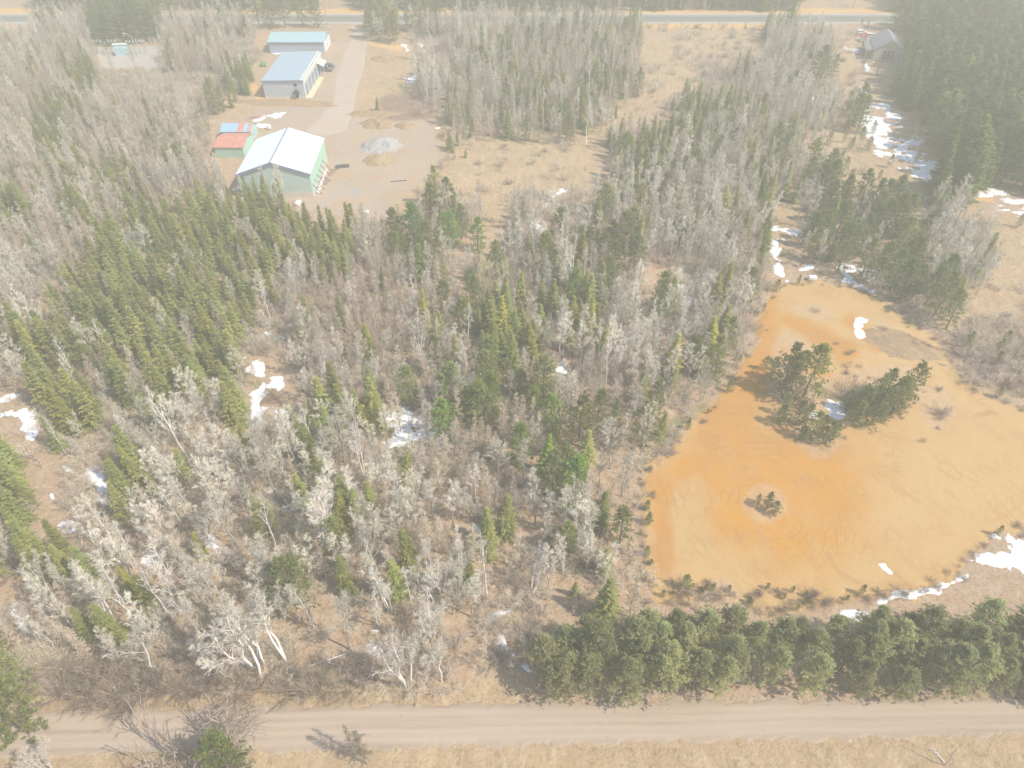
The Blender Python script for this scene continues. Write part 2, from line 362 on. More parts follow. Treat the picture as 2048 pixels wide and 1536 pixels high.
# ground sheet
xs = np.concatenate([-np.geomspace(1200, 262, 30), np.arange(-260, 261, 1.0), np.geomspace(262, 1200, 30)])
ys = np.concatenate([np.linspace(-400, 18, 15), np.arange(20, 441, 1.0), np.geomspace(442, 1500, 30)])
X, Y = grid(xs, ys); sand, orange, yard, field, br, vg, hole = zones(X, np.maximum(Y, 5.))
V = np.stack([X.ravel(), Y.ravel(), np.zeros(X.size)], 1); me, us = np_mesh('ground', V, grid_faces(len(xs), len(ys)), 'ground')
one = np.ones(X.size)
set_attr(me, 'zone_a', np.stack([(sand * (1 - .85 * hole)).ravel(), (orange * (1 - hole)).ravel(), yard.ravel(), one], 1)[us])
set_attr(me, 'zone_b', np.stack([(field * (1 - sand)).ravel(), (br * (1 - sand)).ravel(), vg.ravel(), one], 1)[us])
tag(link('ground', me), kind='structure')

def patch(name, bbox, res, mask, h, mat, attrs=None, kind='structure', depth=.3, dipk=.06):
    """a sheet that rises out of the ground where mask>0 and dips below it where mask<0"""
    xs = np.arange(bbox[0], bbox[2], res); ys = np.arange(bbox[1], bbox[3], res); X, Y = grid(xs, ys)
    m_ = mask(X, Y); Z = np.clip(m_ * dipk, -depth, h)
    k = np.maximum.reduce([m_[:-1, :-1], m_[1:, :-1], m_[:-1, 1:], m_[1:, 1:]]) > 0
    V = np.stack([X.ravel(), Y.ravel(), Z.ravel()], 1); me, us = np_mesh(name, V, grid_faces(len(xs), len(ys), k), mat)
    if attrs is not None: set_attr(me, 'zone_a', attrs(X, Y)[us])
    return tag(link(name, me), kind=kind)
def poly_mask(poly, amp=14, s=6):
    def f(X, Y):
        px, py = P(X, Y); n = (fbm(X, Y, s, 4) - .5) * amp * np.clip((py + 300) / 1200, .25, 1.2)
        return sdf_poly(px, py, poly) + n
    return f
def bbox_of(poly, pad=3):
    g = [G(*p) for p in poly]; return (min(a[0] for a in g) - pad, min(a[1] for a in g) - pad, max(a[0] for a in g) + pad, max(a[1] for a in g) + pad)
def sand_attr(X, Y):
    s, o, *_ , hole = zones(X, Y); n = X.size
    return np.stack([np.ones(n), o.ravel(), hole.ravel(), np.ones(n)], 1)
patch('sand_pit', bbox_of(SAND), .7, poly_mask(SAND, 44, 3), .05, 'sand', sand_attr)
ROADLOW = [(-1500, 1438), (0, 1420), (1024, 1404), (2048, 1395), (4000, 1392), (4000, 1440), (2048, 1470), (1400, 1482), (800, 1500), (0, 1512), (-1500, 1530)]
def road_attr(X, Y):
    px, py = P(X, Y); top = np.interp(px, [-1500, 0, 1024, 2048, 4000], [1438, 1420, 1404, 1395, 1392]); bot = np.interp(px, [-1500, 0, 800, 1400, 2048, 4000], [1530, 1512, 1500, 1482, 1470, 1440])
    t = (py - top) / (bot - top) + (fbm(X, Y * 0 + 5, 20, 3) - .5) * .16; gs = lambda c, w_: np.exp(-((t - c) / w_) ** 2)
    r = np.maximum.reduce([gs(.22, .055), gs(.42, .055), gs(.60, .055), gs(.80, .055)]); e = np.clip(np.maximum(gs(.02, .09), gs(.99, .09)) + .6 * gs(.51, .035), 0, 1); n = X.size
    return np.stack([r.ravel(), e.ravel(), np.zeros(n), np.ones(n)], 1)
patch('gravel_road', (-90, 30, 110, 52), .3, poly_mask(ROADLOW, 26, 1.6), .07, 'gravel_road', road_attr)
patch('driveway', bbox_of(DRIVE), .5, poly_mask(DRIVE, 7, 5), .06, 'driveway')
PAD = [(192, 94), (330, 91), (322, 138), (204, 139)]
patch('stone_pad', bbox_of(PAD), .6, poly_mask(PAD, 6, 6), .06, 'pad')
HY = (G(1024, 45)[1] + G(1024, 30)[1]) / 2
MB().box(-700, 700, HY - 8.2, HY + 8.2, -.3, .05).build('road_shoulder', 'pad')['kind'] = 'structure'
o = MB().box(-700, 700, HY - 5.2, HY + 5.2, -.3, .056).build('highway', 'asphalt'); o['kind'] = 'structure'
mk = MB()
for yy in (HY - 3.7, HY + 3.7): mk.box(-700, 700, yy - .07, yy + .07, .056, .062)
mk.build('road_edge_lines', 'white')['kind'] = 'structure'
mk = MB()
for yy in (HY - .18, HY + .18): mk.box(-700, 700, yy - .06, yy + .06, .056, .062)
mk.build('road_centre_line', 'stripe')['kind'] = 'structure'

# ---------------------------------------------------------------- snow
SNOW = [(1722, 175, 1730, 235, 8, 12), (1742, 245, 1800, 300, 28, 36), (1800, 300, 1860, 345, 36, 26), (1860, 340, 1895, 370, 24, 14), (1900, 372, 1980, 392, 7, 9), (1770, 215, 1790, 235, 12, 12), (1985, 385, 2060, 425, 16, 26), (2000, 350, 2048, 345, 6, 8), (1602, 110, 1622, 190, 9, 12), (1622, 200, 1650, 220, 10, 9),
 (1690, 97, 1716, 100, 7, 9), (1725, 78, 1780, 76, 6, 8), (1724, 118, 1738, 140, 6, 7), (1545, 455, 1590, 465, 10, 12), (1548, 480, 1558, 540, 13, 8), (1556, 545, 1575, 562, 7, 5), (1700, 540, 1735, 545, 22, 24), (1690, 560, 1742, 582, 7, 7), (1600, 540, 1620, 535, 5, 8), (1690, 410, 1700, 420, 9, 9), (1695, 475, 1712, 480, 10, 8),
 (1685, 635, 1730, 640, 8, 9), (1715, 640, 1720, 672, 8, 7), (1632, 833, 1702, 830, 13, 7), (1660, 800, 1672, 815, 12, 14), (1995, 1075, 2060, 1095, 14, 34), (1955, 1125, 2060, 1118, 16, 34), (1795, 1185, 1830, 1188, 13, 11), (1842, 1186, 1872, 1182, 10, 9), (1885, 1172, 1905, 1165, 8, 8), (1918, 1158, 1950, 1142, 9, 8), (1765, 1130, 1782, 1145, 8, 7), (1760, 1205, 1800, 1190, 6, 8), (1690, 1225, 1720, 1230, 8, 12),
 (1350, 570, 1380, 610, 13, 12), (1365, 530, 1360, 560, 8, 8), (1400, 575, 1425, 545, 10, 9), (1385, 640, 1395, 600, 8, 8), (1360, 710, 1390, 720, 7, 7), (1210, 705, 1230, 715, 9, 9), (1220, 680, 1225, 685, 6, 6),
 (1075, 720, 1110, 735, 18, 20), (1105, 750, 1130, 760, 9, 8), (1030, 675, 1052, 690, 11, 13), (1035, 700, 1035, 720, 7, 6), (915, 760, 965, 750, 12, 14), (800, 820, 850, 870, 26, 34), (795, 880, 830, 925, 22, 22), (825, 950, 850, 972, 16, 16), (845, 995, 848, 1000, 6, 6), (1150, 790, 1165, 800, 8, 9), (1070, 445, 1080, 468, 10, 10), (1105, 400, 1120, 382, 10, 14), (1080, 430, 1100, 405, 6, 7), (975, 1245, 1000, 1222, 6, 6), (1000, 1225, 1020, 1220, 8, 8), (1002, 1275, 1010, 1300, 9, 10), (1012, 1300, 1035, 1315, 12, 9), (1045, 1332, 1062, 1342, 9, 6), (1045, 1262, 1048, 1282, 4, 4), (950, 1050, 962, 1065, 6, 6), (928, 1145, 950, 1150, 7, 6), (1070, 1095, 1080, 1105, 6, 6), (1025, 1205, 1040, 1210, 6, 5), (1150, 540, 1162, 560, 8, 8), (1150, 700, 1168, 690, 8, 8), (1090, 560, 1070, 600, 6, 9), (1040, 580, 1050, 600, 8, 8),
 (495, 715, 545, 765, 14, 22), (508, 790, 520, 845, 18, 16), (545, 990, 580, 1030, 16, 18), (640, 955, 670, 950, 10, 12), (560, 820, 610, 835, 14, 16), (180, 940, 215, 1000, 14, 20), (130, 1050, 195, 1080, 14, 22), (50, 830, 65, 880, 16, 12), (0, 830, 20, 825, 8, 8), (0, 800, 35, 790, 8, 12), (250, 890, 262, 895, 14, 8), (30, 1210, 50, 1265, 18, 18), (290, 1105, 312, 1135, 14, 16), (385, 1050, 445, 1105, 14, 20), (205, 785, 215, 820, 10, 9), (530, 665, 565, 680, 14, 12), (690, 655, 700, 650, 12, 10), (660, 700, 640, 690, 8, 8), (742, 1295, 750, 1310, 8, 6), (735, 1262, 755, 1262, 5, 5), (745, 860, 785, 825, 12, 14), (98, 980, 108, 1000, 7, 7), (45, 735, 62, 750, 9, 9), (360, 940, 372, 945, 6, 6), (55, 1095, 75, 1100, 8, 8), (165, 955, 130, 935, 6, 6),
 (512, 240, 565, 228, 5, 7), (520, 250, 530, 252, 5, 5), (820, 160, 842, 148, 10, 12), (838, 78, 850, 112, 8, 10), (806, 86, 815, 100, 5, 5), (468, 378, 484, 372, 4, 5), (478, 396, 490, 396, 4, 4), (545, 107, 610, 106, 3, 3), (958, 200, 965, 212, 4, 5), (995, 225, 1060, 222, 5, 6), (870, 258, 876, 258, 4, 4), (1038, 205, 1045, 208, 5, 5), (1860, 125, 1875, 122, 6, 6), (1850, 78, 1900, 70, 6, 8), (1960, 28, 1980, 26, 6, 6), (1990, 330, 2010, 335, 7, 7), (1905, 320, 1915, 325, 5, 5), (530, 520, 560, 540, 10, 10), (90, 540, 130, 530, 14, 14), (1290, 300, 1296, 305, 3, 3), (1450, 300, 1480, 290, 6, 7), (820, 1190, 826, 1194, 4, 4), (640, 350, 648, 335, 3, 3)]
xs = np.arange(-250, 250, .36); ys = np.arange(34, 375, .36); X, Y = grid(xs, ys); px, py = P(X, Y)
nf = (fbm(X, Y, 2.6, 5) - .5) * 5.8
f = caps(px, py, SNOW, 1.7)
f = np.where(f > -.9, np.minimum(f, .8) * 1.3 + nf - .28, -9)
f[(px > 640) & (px < 660) & (py > 320) & (py < 360)] = -9
Z = np.clip(f * .25, -.35, .12) + (fbm(X, Y, 1.3, 2) - .5) * .05
k = np.maximum.reduce([f[:-1, :-1], f[1:, :-1], f[:-1, 1:], f[1:, 1:]]) > 0
V = np.stack([X.ravel(), Y.ravel(), Z.ravel()], 1); me, us = np_mesh('snow', V, grid_faces(len(xs), len(ys), k), 'snow')
tag(link('snow', me), kind='stuff')
SNOWF = (xs, ys, f)

# ---------------------------------------------------------------- buildings
def gable(root, x0, x1, y0, y1, ze, zr, axis, wall, roofs, oh=.35, th=.12, zb=-.1):
    """walls and a two-slope roof; axis: direction of the ridge. roofs: materials of the two slopes"""
    if axis == 'y':
        xm = (x0 + x1) / 2; MB().prism([(x0, zb), (x1, zb), (x1, ze), (xm, zr), (x0, ze)], 'y', y0, y1).build('wall', wall, root)
        k = (zr - ze) / (xm - x0); up = .06
        A = [(x0 - oh, y0 - oh, ze - k * oh + th + up), (xm, y0 - oh, zr + th + up), (xm, y1 + oh, zr + th + up), (x0 - oh, y1 + oh, ze - k * oh + th + up)]
        B_ = [(xm, y0 - oh, zr + th + up), (x1 + oh, y0 - oh, ze - k * oh + th + up), (x1 + oh, y1 + oh, ze - k * oh + th + up), (xm, y1 + oh, zr + th + up)]
    else:
        ym = (y0 + y1) / 2; MB().prism([(y0, zb), (y1, zb), (y1, ze), (ym, zr), (y0, ze)], 'x', x0, x1).build('wall', wall, root)
        k = (zr - ze) / (ym - y0); up = .06
        A = [(x0 - oh, y0 - oh, ze - k * oh + th + up), (x1 + oh, y0 - oh, ze - k * oh + th + up), (x1 + oh, ym, zr + th + up), (x0 - oh, ym, zr + th + up)]
        B_ = [(x0 - oh, ym, zr + th + up), (x1 + oh, ym, zr + th + up), (x1 + oh, y1 + oh, ze - k * oh + th + up), (x0 - oh, y1 + oh, ze - k * oh + th + up)]
    out = []
    for q4, mt in zip((A, B_), roofs): out.append(MB().slab(q4, th).build('roof', mt, root))
    return out
MAT['door_grey'] = paint('door_grey', (.26, .31, .38), .5, 0, 2.5, 2, .1)
# the big mint barn
W_, L_ = 19.9, 23.2
root = thing('metal_barn', (-75.9, 184.0, 0), 'large pale mint metal barn with a white gabled roof on the gravel yard', 'barn', None, R(1.6))
ZE = 7.0; zr_ = height_of((535, 395.3), (537.3, 325.5))
gable(root, 0, W_, 0, L_, ZE, zr_, 'y', 'palemint', ('white_roof', 'white_roof'), .3)
kk = (zr_ - ZE) / (W_ / 2)
MB().slab([(W_ + .012, 0, ZE - .1), (W_ + .012, L_, ZE - .1), (W_ + .03, L_, ZE - .1), (W_ + .03, 0, ZE - .1)], ZE - 1.2).build('side_cladding', 'mint', root)
MB().box(-.03, W_ + .04, -.05, -.005, -.1, 1.5).box(W_ + .005, W_ + .05, 0, L_, -.1, 1.05).build('plinth', 'concrete', root)
t_ = MB()
for sx in (0, 1):
    xa, xb = (-.3, W_ / 2) if sx == 0 else (W_ + .3, W_ / 2)
    za = ZE - kk * .3; n = len(t_.v)
    t_.prism([(xa, za - .62), (xb, zr_ - .62), (xb, zr_ + .21), (xa, za + .21)], 'y', -.36, -.305)
t_.build('gable_trim', 'trim', root)
MB().tube((W_ / 2, -.32, zr_ + .2), (W_ / 2, L_ + .32, zr_ + .2), .2, .2, 6).build('ridge_cap', 'trim', root)
for i in range(6):
    yb = 1.2 + i * 3.1; MB().tube((W_ + .06, yb, 3.3), (W_ + 2.2, yb + .3, 0), .13, .13, 4).build('brace', 'brace', root)
b_ = MB(); 
for i in range(5): b_.box(W_ + .5, W_ + 1.15, 2 + i * 3.1, 4.4 + i * 3.1, 0, .55 + .15 * (i % 2))
tag(b_.build('white_sheeting', 'white', None, (-75.9, 184, 0), R(1.6)), 'white sheeting stacked along the barn wall behind the brown braces', 'sheeting')
# grey workshop
root = thing('workshop', (-89.1, 260.0, 0), 'grey metal workshop with a pale blue single-slope roof and a row of overhead doors', 'workshop', None, 0)
Ww, Lw, zl, zr2 = 14.6, 31.5, 6.0, 6.4
MB().prism([(0, -.1), (Ww, -.1), (Ww, zr2), (0, zl)], 'y', 0, Lw).build('wall', 'grey_siding', root)
MB().slab([(-.3, -.3, zl + .14), (Ww - .9, -.3, zr2 + .12), (Ww - .9, Lw + .3, zr2 + .12), (-.3, Lw + .3, zl + .14)], .12).build('roof', 'blue_roof', root)
MB().prism([(Ww - .88, zr2 + .13), (Ww + .3, zr2 - .5), (Ww + .3, zr2 - .62), (Ww - .88, zr2 + .01)], 'y', -.3, Lw + .3).build('parapet', 'cream', root)
MB().box(-.3, Ww + .3, -.36, -.31, zl - .2, zl + .3).build('eave_trim', 'trim', root)
MB().box(Ww + .003, Ww + .05, .0, Lw, 4.9, 5.78).build('cladding_band', 'cream', root)
for i in range(5):
    yd = 2.0 + i * 5.2; dr = MB().box(Ww + .003, Ww + .07, yd, yd + 3.6, 0, 4.3).build('overhead_door', 'door_grey', root)
MB().box(-.02, Ww + .02, -.06, -.005, -.1, .6).build('plinth', 'concrete', root)
MB().box(Ww - 3.6, Ww - 2.5, -.05, -.004, 4.1, 5.2).build('window', 'glass', root)
p_ = MB().prism([(Ww - 4.2, 1.6), (Ww - 3.0, 2.9), (Ww - 1.8, 1.6), (Ww - 1.8, 1.45), (Ww - 4.2, 1.45)], 'y', -1.6, -.065); p_.v = [(x, y, z + .5) for x, y, z in p_.v]; p_.build('porch_roof', 'dark', root)
MB().box(Ww - 3.6, Ww - 2.4, -.12, -.062, 0, 2.1).build('door', 'dark', root)
MB().slab([(Ww + .08, 22.3, 5.0), (Ww + 2.6, 22.3, 3.9), (Ww + 2.6, 28.5, 3.9), (Ww + .08, 28.5, 5.0)], .15).build('canopy', 'cream', root)
for yy in (22.5, 28.3): MB().tube((Ww + 2.5, yy, 0), (Ww + 2.5, yy, 3.8), .09).build('canopy_post', 'white', root)
o = MB().box(Ww + .08, Ww + 2.3, 0, 22, -.1, .1).build('concrete_apron', 'yellow_slab', None, (-89.1, 260, 0)); o['kind'] = 'structure'
# aqua-roofed long shed
a = G(541, 106.5); b_ = G(650, 106.5)
root = thing('storage_shed', (a[0], a[1], 0), 'long grey shed with an aqua roof standing behind the grey workshop', 'shed')
gable(root, 0, b_[0] - a[0], 0, 14, 4.3, 6.0, 'x', 'bluegrey', ('aqua_roof', 'aqua_roof'), .3)
wl = b_[0] - a[0]
for yy in (1.5, 7.2): MB().box(wl + .003, wl + .06, yy, yy + 4.4, 0, 3.9).build('overhead_door', 'white', root)
MB().box(-.3, wl + .3, -.38, -.31, 3.98, 4.3).build('eave_trim', 'trim', root)
# two sheds left of the barn
a = G(434, 315); b_ = G(490, 315); z1 = 3.2; wA = b_[0] - a[0]; rA = G(430, 274, z1 + 1.1)[1] - a[1]
root = thing('tool_shed', (a[0], a[1], 0), 'low mint shed with a rusty red ribbed roof left of the barn', 'shed')
gable(root, 0, wA, 0, rA * 2, z1, z1 + 1.1, 'x', 'mint', ('rust', 'rust'), .3)
a2 = G(447, 283); b2 = G(505, 283); wB = b2[0] - a2[0]; rB = max(3, G(447, 247, z1 + 1.3)[1] - a2[1])
ystart = max(a2[1], a[1] + rA * 2 + .8)
root = thing('patched_shed', (a2[0], ystart, 0), 'mint shed with a sky blue roof patched with rusty sheets', 'shed')
rB = max(2.5, G(447, 247, z1 + 1.3)[1] - ystart)
sl_ = gable(root, 0, wB, 0, rB * 2, z1, z1 + 1.3, 'x', 'mint', ('sky_roof', 'rust'), .3)
k_ = 1.3 / rB
for xa, xb in ((.56, .76), (.9, 1.0)):
    xa *= wB; xb *= wB; MB().slab([(xa, -.3, z1 - k_ * .3 + .2), (xb, -.3, z1 - k_ * .3 + .2), (xb, rB - .02, z1 + 1.3 + .2), (xa, rB - .02, z1 + 1.3 + .2)], .015).build('rusty_roof_sheet', 'rust', root)
MB().box(wB + .003, wB + .05, rB - 1.2, rB + 1.2, 0, 2.6).build('door', 'bluegrey', root)
# grey house beside the conifers
hx, hy, _ = G(1772, 124)
root = thing('house', (hx, hy, 0), 'grey shingled house half hidden by the dark conifers', 'house', None, R(-14))
gable(root, -5.5, 5.5, 0, 16, 4.6, 8.2, 'y', 'beige', ('shingle', 'shingle'), .5)
MB().slab([(-8.3, 1.0, 3.4), (-5.6, 1.0, 4.35), (-5.6, 12, 4.35), (-8.3, 12, 3.4)], .12).build('lean_to_roof', 'shingle', root)
w1 = MB().box(-2.2, 2.2, -.05, -.004, 1.0, 4.4).build('window', 'glass', root)
f_ = MB()
for xx in (-2.25, -.75, .75, 2.2): f_.box(xx - .07, xx + .07, -.09, -.053, .9, 4.5)
f_.box(-2.3, 2.3, -.092, -.055, 4.5, 4.65); f_.build('window_frame', 'white', w1)
for xx in (-8.1, -5.8): MB().box(xx - .08, xx + .08, 1.1, 1.3, 0, 3.3).build('porch_post', 'white', root)
MB().box(-9.0, -5.55, -1.5, 3, -.1, .45).build('deck', 'wood', root)
a = G(1734, 86)
root = thing('garden_shed', (a[0], a[1], 0), 'small white garden shed with a red roof beside the grey house', 'shed', None, R(10))
gable(root, -1.6, 1.6, 0, 4, 2.1, 3.1, 'y', 'white', ('red', 'red'), .2); MB().box(-.9, .9, -.05, -.004, 0, 1.9).build('door', 'grey_siding', root)

# ---------------------------------------------------------------- vehicles
def wheel(root, x, y, r=.38, w_=.26):
    t = MB().tube((x, y - w_ / 2, r), (x, y + w_ / 2, r), r, r, 16).build('wheel', 'rubber', root)
    MB().tube((x, y - w_ / 2 - .01, r), (x, y + w_ / 2 + .01, r), r * .55, r * .55, 10).build('rim', 'steel', t)
def car(nm, px, label, mat, kind='pickup', rz=0., cat='pickup truck'):
    g = G(*px); root = thing(nm, (g[0], g[1], 0.06), label, cat, None, rz)
    if kind == 'pickup':
        low = [(-2.8, .45), (2.75, .45), (2.85, .75), (2.8, 1.05), (1.5, 1.18), (-2.8, 1.15)]; cab = [(-.75, 1.18), (1.5, 1.18), (.75, 1.85), (-.6, 1.88)]; gl = [(-.66, 1.22), (1.34, 1.22), (.7, 1.78), (-.54, 1.8)]
    else:
        low = [(-2.3, .4), (2.3, .4), (2.4, .7), (2.3, .98), (1.2, 1.08), (-2.35, 1.08), (-2.4, .6)]; cab = [(-2.25, 1.08), (1.25, 1.08), (.45, 1.68), (-1.95, 1.7)]; gl = [(-2.05, 1.12), (1.08, 1.12), (.4, 1.6), (-1.85, 1.62)]
    m = MB().prism(low, 'y', -.95, .95)
    if kind == 'pickup':
        body = m.build('body', mat, root); MB().box(-2.7, -.85, -.8, .8, 1.14, 1.19).build('bed', 'dark', root)
    else: body = m.build('body', mat, root)
    bv = body.modifiers.new('bevel', 'BEVEL'); bv.width = .08; bv.segments = 2
    c_ = MB().prism(cab, 'y', -.82, .82).build('cab', mat, root); bv = c_.modifiers.new('bevel', 'BEVEL'); bv.width = .07; bv.segments = 2
    MB().prism(gl, 'y', -.835, .835).build('side_windows', 'glass', root)
    xw = cab[1][0], cab[2][0]; z_ = cab[1][1], cab[2][1]
    MB().slab([(xw[0] - .02, -.7, z_[0] + .06), (xw[0] - .02, .7, z_[0] + .06), (xw[1] + .06, .66, z_[1] + .02), (xw[1] + .06, -.66, z_[1] + .02)], .02).build('windscreen', 'glass', root)
    xf = 1.75 if kind == 'pickup' else 1.45; xr = -1.8 if kind == 'pickup' else -1.45
    for x in (xf, xr):
        for y in (-.86, .86): wheel(root, x, y)
    for y in (-.7, .7): MB().box(low[2][0] - .06, low[2][0] + .02, y - .2, y + .2, .75, .92).build('headlight', 'white', root)
    return root
car('pickup_truck', (652, 142), 'dark grey pickup parked nearest the camera beside the workshop', 'truck_silver', 'pickup', R(-6))
car('parked_car', (659, 136), 'black car parked close behind the dark grey pickup', 'truck', 'suv', R(-14), 'car')
car('parked_car', (1722, 68), 'white car at the left end of the lot above the house', 'white', 'suv', R(8), 'car')
car('parked_car', (1742, 75), 'white car nearer the red-roofed garden shed', 'white', 'suv', R(-12), 'car')

# ---------------------------------------------------------------- mounds, yard things
def mound(nm, px, rx, ry, h, mat, label, seed, rz=0., cat='soil heap', group=None):
    g = G(*px); n = 40; xs = np.linspace(-1.25, 1.25, n); X, Y = grid(xs, xs)
    rr = np.sqrt(X * X + Y * Y) + (fbm(X * 3 + seed * 7, Y * 3, 1.2, 4) - .5) * .75
    Z = h * np.clip(1 - rr, -.2, 1) ** 1.0 if False else h * (np.clip(1 - rr, -.15, 1)) + (fbm(X * 3 + seed, Y * 3, .5, 4) - .5) * h * .35 * (rr < 1)
    Z = np.minimum(Z, h * .8 + (Z - h * .8) * .3)
    k = np.maximum.reduce([Z[:-1, :-1], Z[1:, :-1], Z[:-1, 1:], Z[1:, 1:]]) > .0
    me, us = np_mesh(nm, np.stack([X.ravel() * rx, Y.ravel() * ry, Z.ravel()], 1), grid_faces(n, n, k), mat)
    return tag(link(nm, me, None, (g[0], g[1], .0), rz), label, cat, group)
mound('rock_pile', (762, 292), 7.0, 6.0, 3.0, 'grey_pile', 'broad pale grey crushed rock pile in the middle of the yard', 1, 0, 'rock pile')
mound('soil_heap', (757, 322), 5.0, 4.2, 2.0, 'tan_pile', 'tan soil heap just below the grey rock pile', 2)
mound('soil_heap', (757, 247), 5.6, 5.0, 1.9, 'brown_pile', 'brown soil heap studded with branches above the rock pile', 3)
mound('soil_heap', (808, 252), 3.2, 3.0, 1.3, 'brown_pile', 'smallest brown soil heap right of the branch-studded heap', 4)
mound('soil_heap', (770, 75), 9, 7, 1.8, 'tan_pile', 'low orange-tan heap beside the drive near the highway', 5)
mound('soil_heap', (805, 82), 8, 6, 2.2, 'tan_pile', 'steeper tan heap with snow at its right end', 6)
mound('brush_pile', (768, 118), 6.0, 4.5, 1.6, 'brown_pile', 'rounded dull green brush pile right of the drive', 7, 0, 'brush pile')
mound('soil_berm', (580, 207), 18, 3.2, 1.3, 'brown_pile', 'long low earth berm in front of the grey workshop', 8, R(-4), 'berm')
mound('soil_berm', (742, 228), 9, 3.0, 1.2, 'brown_pile', 'short shadowed berm above the branch-studded heap', 9, R(-2), 'berm')
mound('scrub_mound', (1800, 690), 9, 5, 1.0, 'brown_pile', 'low dark scrub mound along the upper edge of the sand', 10, R(-35), 'mound')
# the dark pipe half
g = G(685, 334); rr_ = .75; pr = [(rr_ * math.cos(t), rr_ * math.sin(t)) for t in [math.pi * i / 9 for i in range(10)]]; pr += [(x * .9, z * .9) for x, z in pr[::-1]]
tag(MB().prism(pr, 'y', -2.0, 2.0).build('culvert_pipe', 'dark', None, (g[0], g[1], .05), R(-75)), 'black half-round culvert pipe lying right of the barn', 'pipe')
g = G(797, 363); tag(MB().tube((-2.3, -.3, .12), (2.3, .5, .12), .12, .12, 6).build('steel_pole', 'dark', None, (g[0], g[1], .03)), 'thin dark pole lying on the open gravel', 'pole')
def bale(nm, px, sx, sy, sz, mat, label, cat, rz=0.):
    g = G(*px); o = MB().box(-sx / 2, sx / 2, -sy / 2, sy / 2, 0, sz).build(nm, mat, None, (g[0], g[1], .03), rz)
    b = o.modifiers.new('bevel', 'BEVEL'); b.width = min(sx, sy, sz) * .28; b.segments = 3; tag(o, label, cat); return o
bale('wrapped_bundle', (597, 410), 1.2, 2.2, 1.1, 'white', 'white wrapped bundle on the gravel below the barn gable', 'bundle', R(-8))
bale('concrete_block', (731, 427), 1.9, .8, .8, 'white', 'white concrete block at the bottom edge of the yard', 'block')
bale('white_tank', (1623, 560), 2.0, 1.2, 1.2, 'white', 'white round-ended tank at the top edge of the sand pit', 'tank')
bale('green_bin', (527, 132), 2.2, 3.0, 1.3, 'green_box', 'small green bin in the grass left of the workshop', 'bin', R(20))
bale('heat_pump', (538, 258), 1.5, 1.2, 1.5, 'white', 'white boxy tank behind the barn ridge', 'tank')
def lumber(px, n, L, mat, label, rz, seed):
    r = random.Random(seed); g = G(*px); m = MB()
    for i in range(n):
        a = r.gauss(0, .35); x, y = r.uniform(-1.4, 1.4), r.uniform(-1.6, 1.6); l = L * r.uniform(.5, 1); m.tube((x - l / 2 * math.cos(a), y - l / 2 * math.sin(a), .15 + r.random() * .4), (x + l / 2 * math.cos(a), y + l / 2 * math.sin(a), .12 + r.random() * .5), .09, .06, 4)
    tag(m.build('scrap_pile', mat, None, (g[0], g[1], 0), rz), label, 'scrap pile')
lumber((650, 362), 16, 2.6, 'wood', 'tangled dark scrap heap at the foot of the barn braces', R(70), 1)
lumber((668, 346), 9, 1.8, 'brace', 'small rusty scrap heap near the culvert pipe', R(20), 2)
lumber((512, 236), 8, 4.0, 'rust', 'rusty sheets and boards behind the patched shed', R(8), 3)
def log(px0, px1, r0, label):
    a, b_ = G(*px0), G(*px1); L = math.dist(a, b_); m = MB().tube((0, 0, .2), (L, 0, .5), r0, r0 * .4, 7)
    for i in range(5): x = L * (.4 + .12 * i); m.tube((x, 0, .35), (x + .5, (-1) ** i * .8, .7), r0 * .35, .01, 4)
    tag(m.build('fallen_birch', 'birch', None, (a[0], a[1], 0), math.atan2(b_[1] - a[1], b_[0] - a[0])), label, 'log')
log((615, 1335), (695, 1310), .11, 'longest fallen birch trunk lying in the roadside brush'); log((640, 1322), (685, 1336), .08, 'short fallen birch crossing the longest one'); log((545, 1300), (590, 1345), .09, 'fallen birch at left of the crossing pair')
log((1888, 1526), (1862, 1498), .08, 'thin bent branch lying on the near right verge')

# ---------------------------------------------------------------- transformer pad
def at(px): g = G(*px); return (g[0], g[1], .05)
root = thing('transformer', at((247, 110)), 'pale teal transformer with radiators on the stone pad', 'transformer', None, R(8))
MB().box(-2.4, 1.2, -1.6, 1.6, .3, 3.4).build('tank', 'teal', root); MB().box(1.25, 2.9, -1.4, 1.4, .6, 3.1).build('radiator', 'teal', root)
MB().box(-2.6, 3.0, -1.8, 1.8, -.05, .28).build('base', 'concrete', root); MB().tube((-3.2, .6, 3.9), (2.4, .6, 3.9), .45, .45, 10).build('conservator', 'white', root)
for x in (-1.4, -.2, 1.0): MB().tube((x, -.6, 3.4), (x, -.6, 4.5), .14, .08, 8).build('bushing', 'steel', root)
for px, lab in (((203, 108), 'leftmost grey steel switch frame on the stone pad'), ((232, 108), 'grey steel switch frame just left of the transformer'), ((268, 109), 'grey steel switch frame just right of the transformer'), ((287, 108), 'slim steel frame at the right end of the pad')):
    root = thing('switch_frame', at(px), lab, 'switch frame', 'switch frames on the stone pad')
    for x in (-1.2, 1.2): MB().box(x - .12, x + .12, -.12, .12, -.1, 4.6).build('post', 'steel', root)
    MB().box(-1.9, 1.9, -.15, .15, 4.61, 4.85).build('crossbeam', 'steel', root)
    for x in (-1.4, 0, 1.4): MB().tube((x, 0, 4.86), (x, 0, 5.6), .14, .1, 8).build('insulator', 'white', root)
root = thing('yard_light', at((275, 113)), 'tall lamp post with a curved arm on the stone pad', 'lamp post')
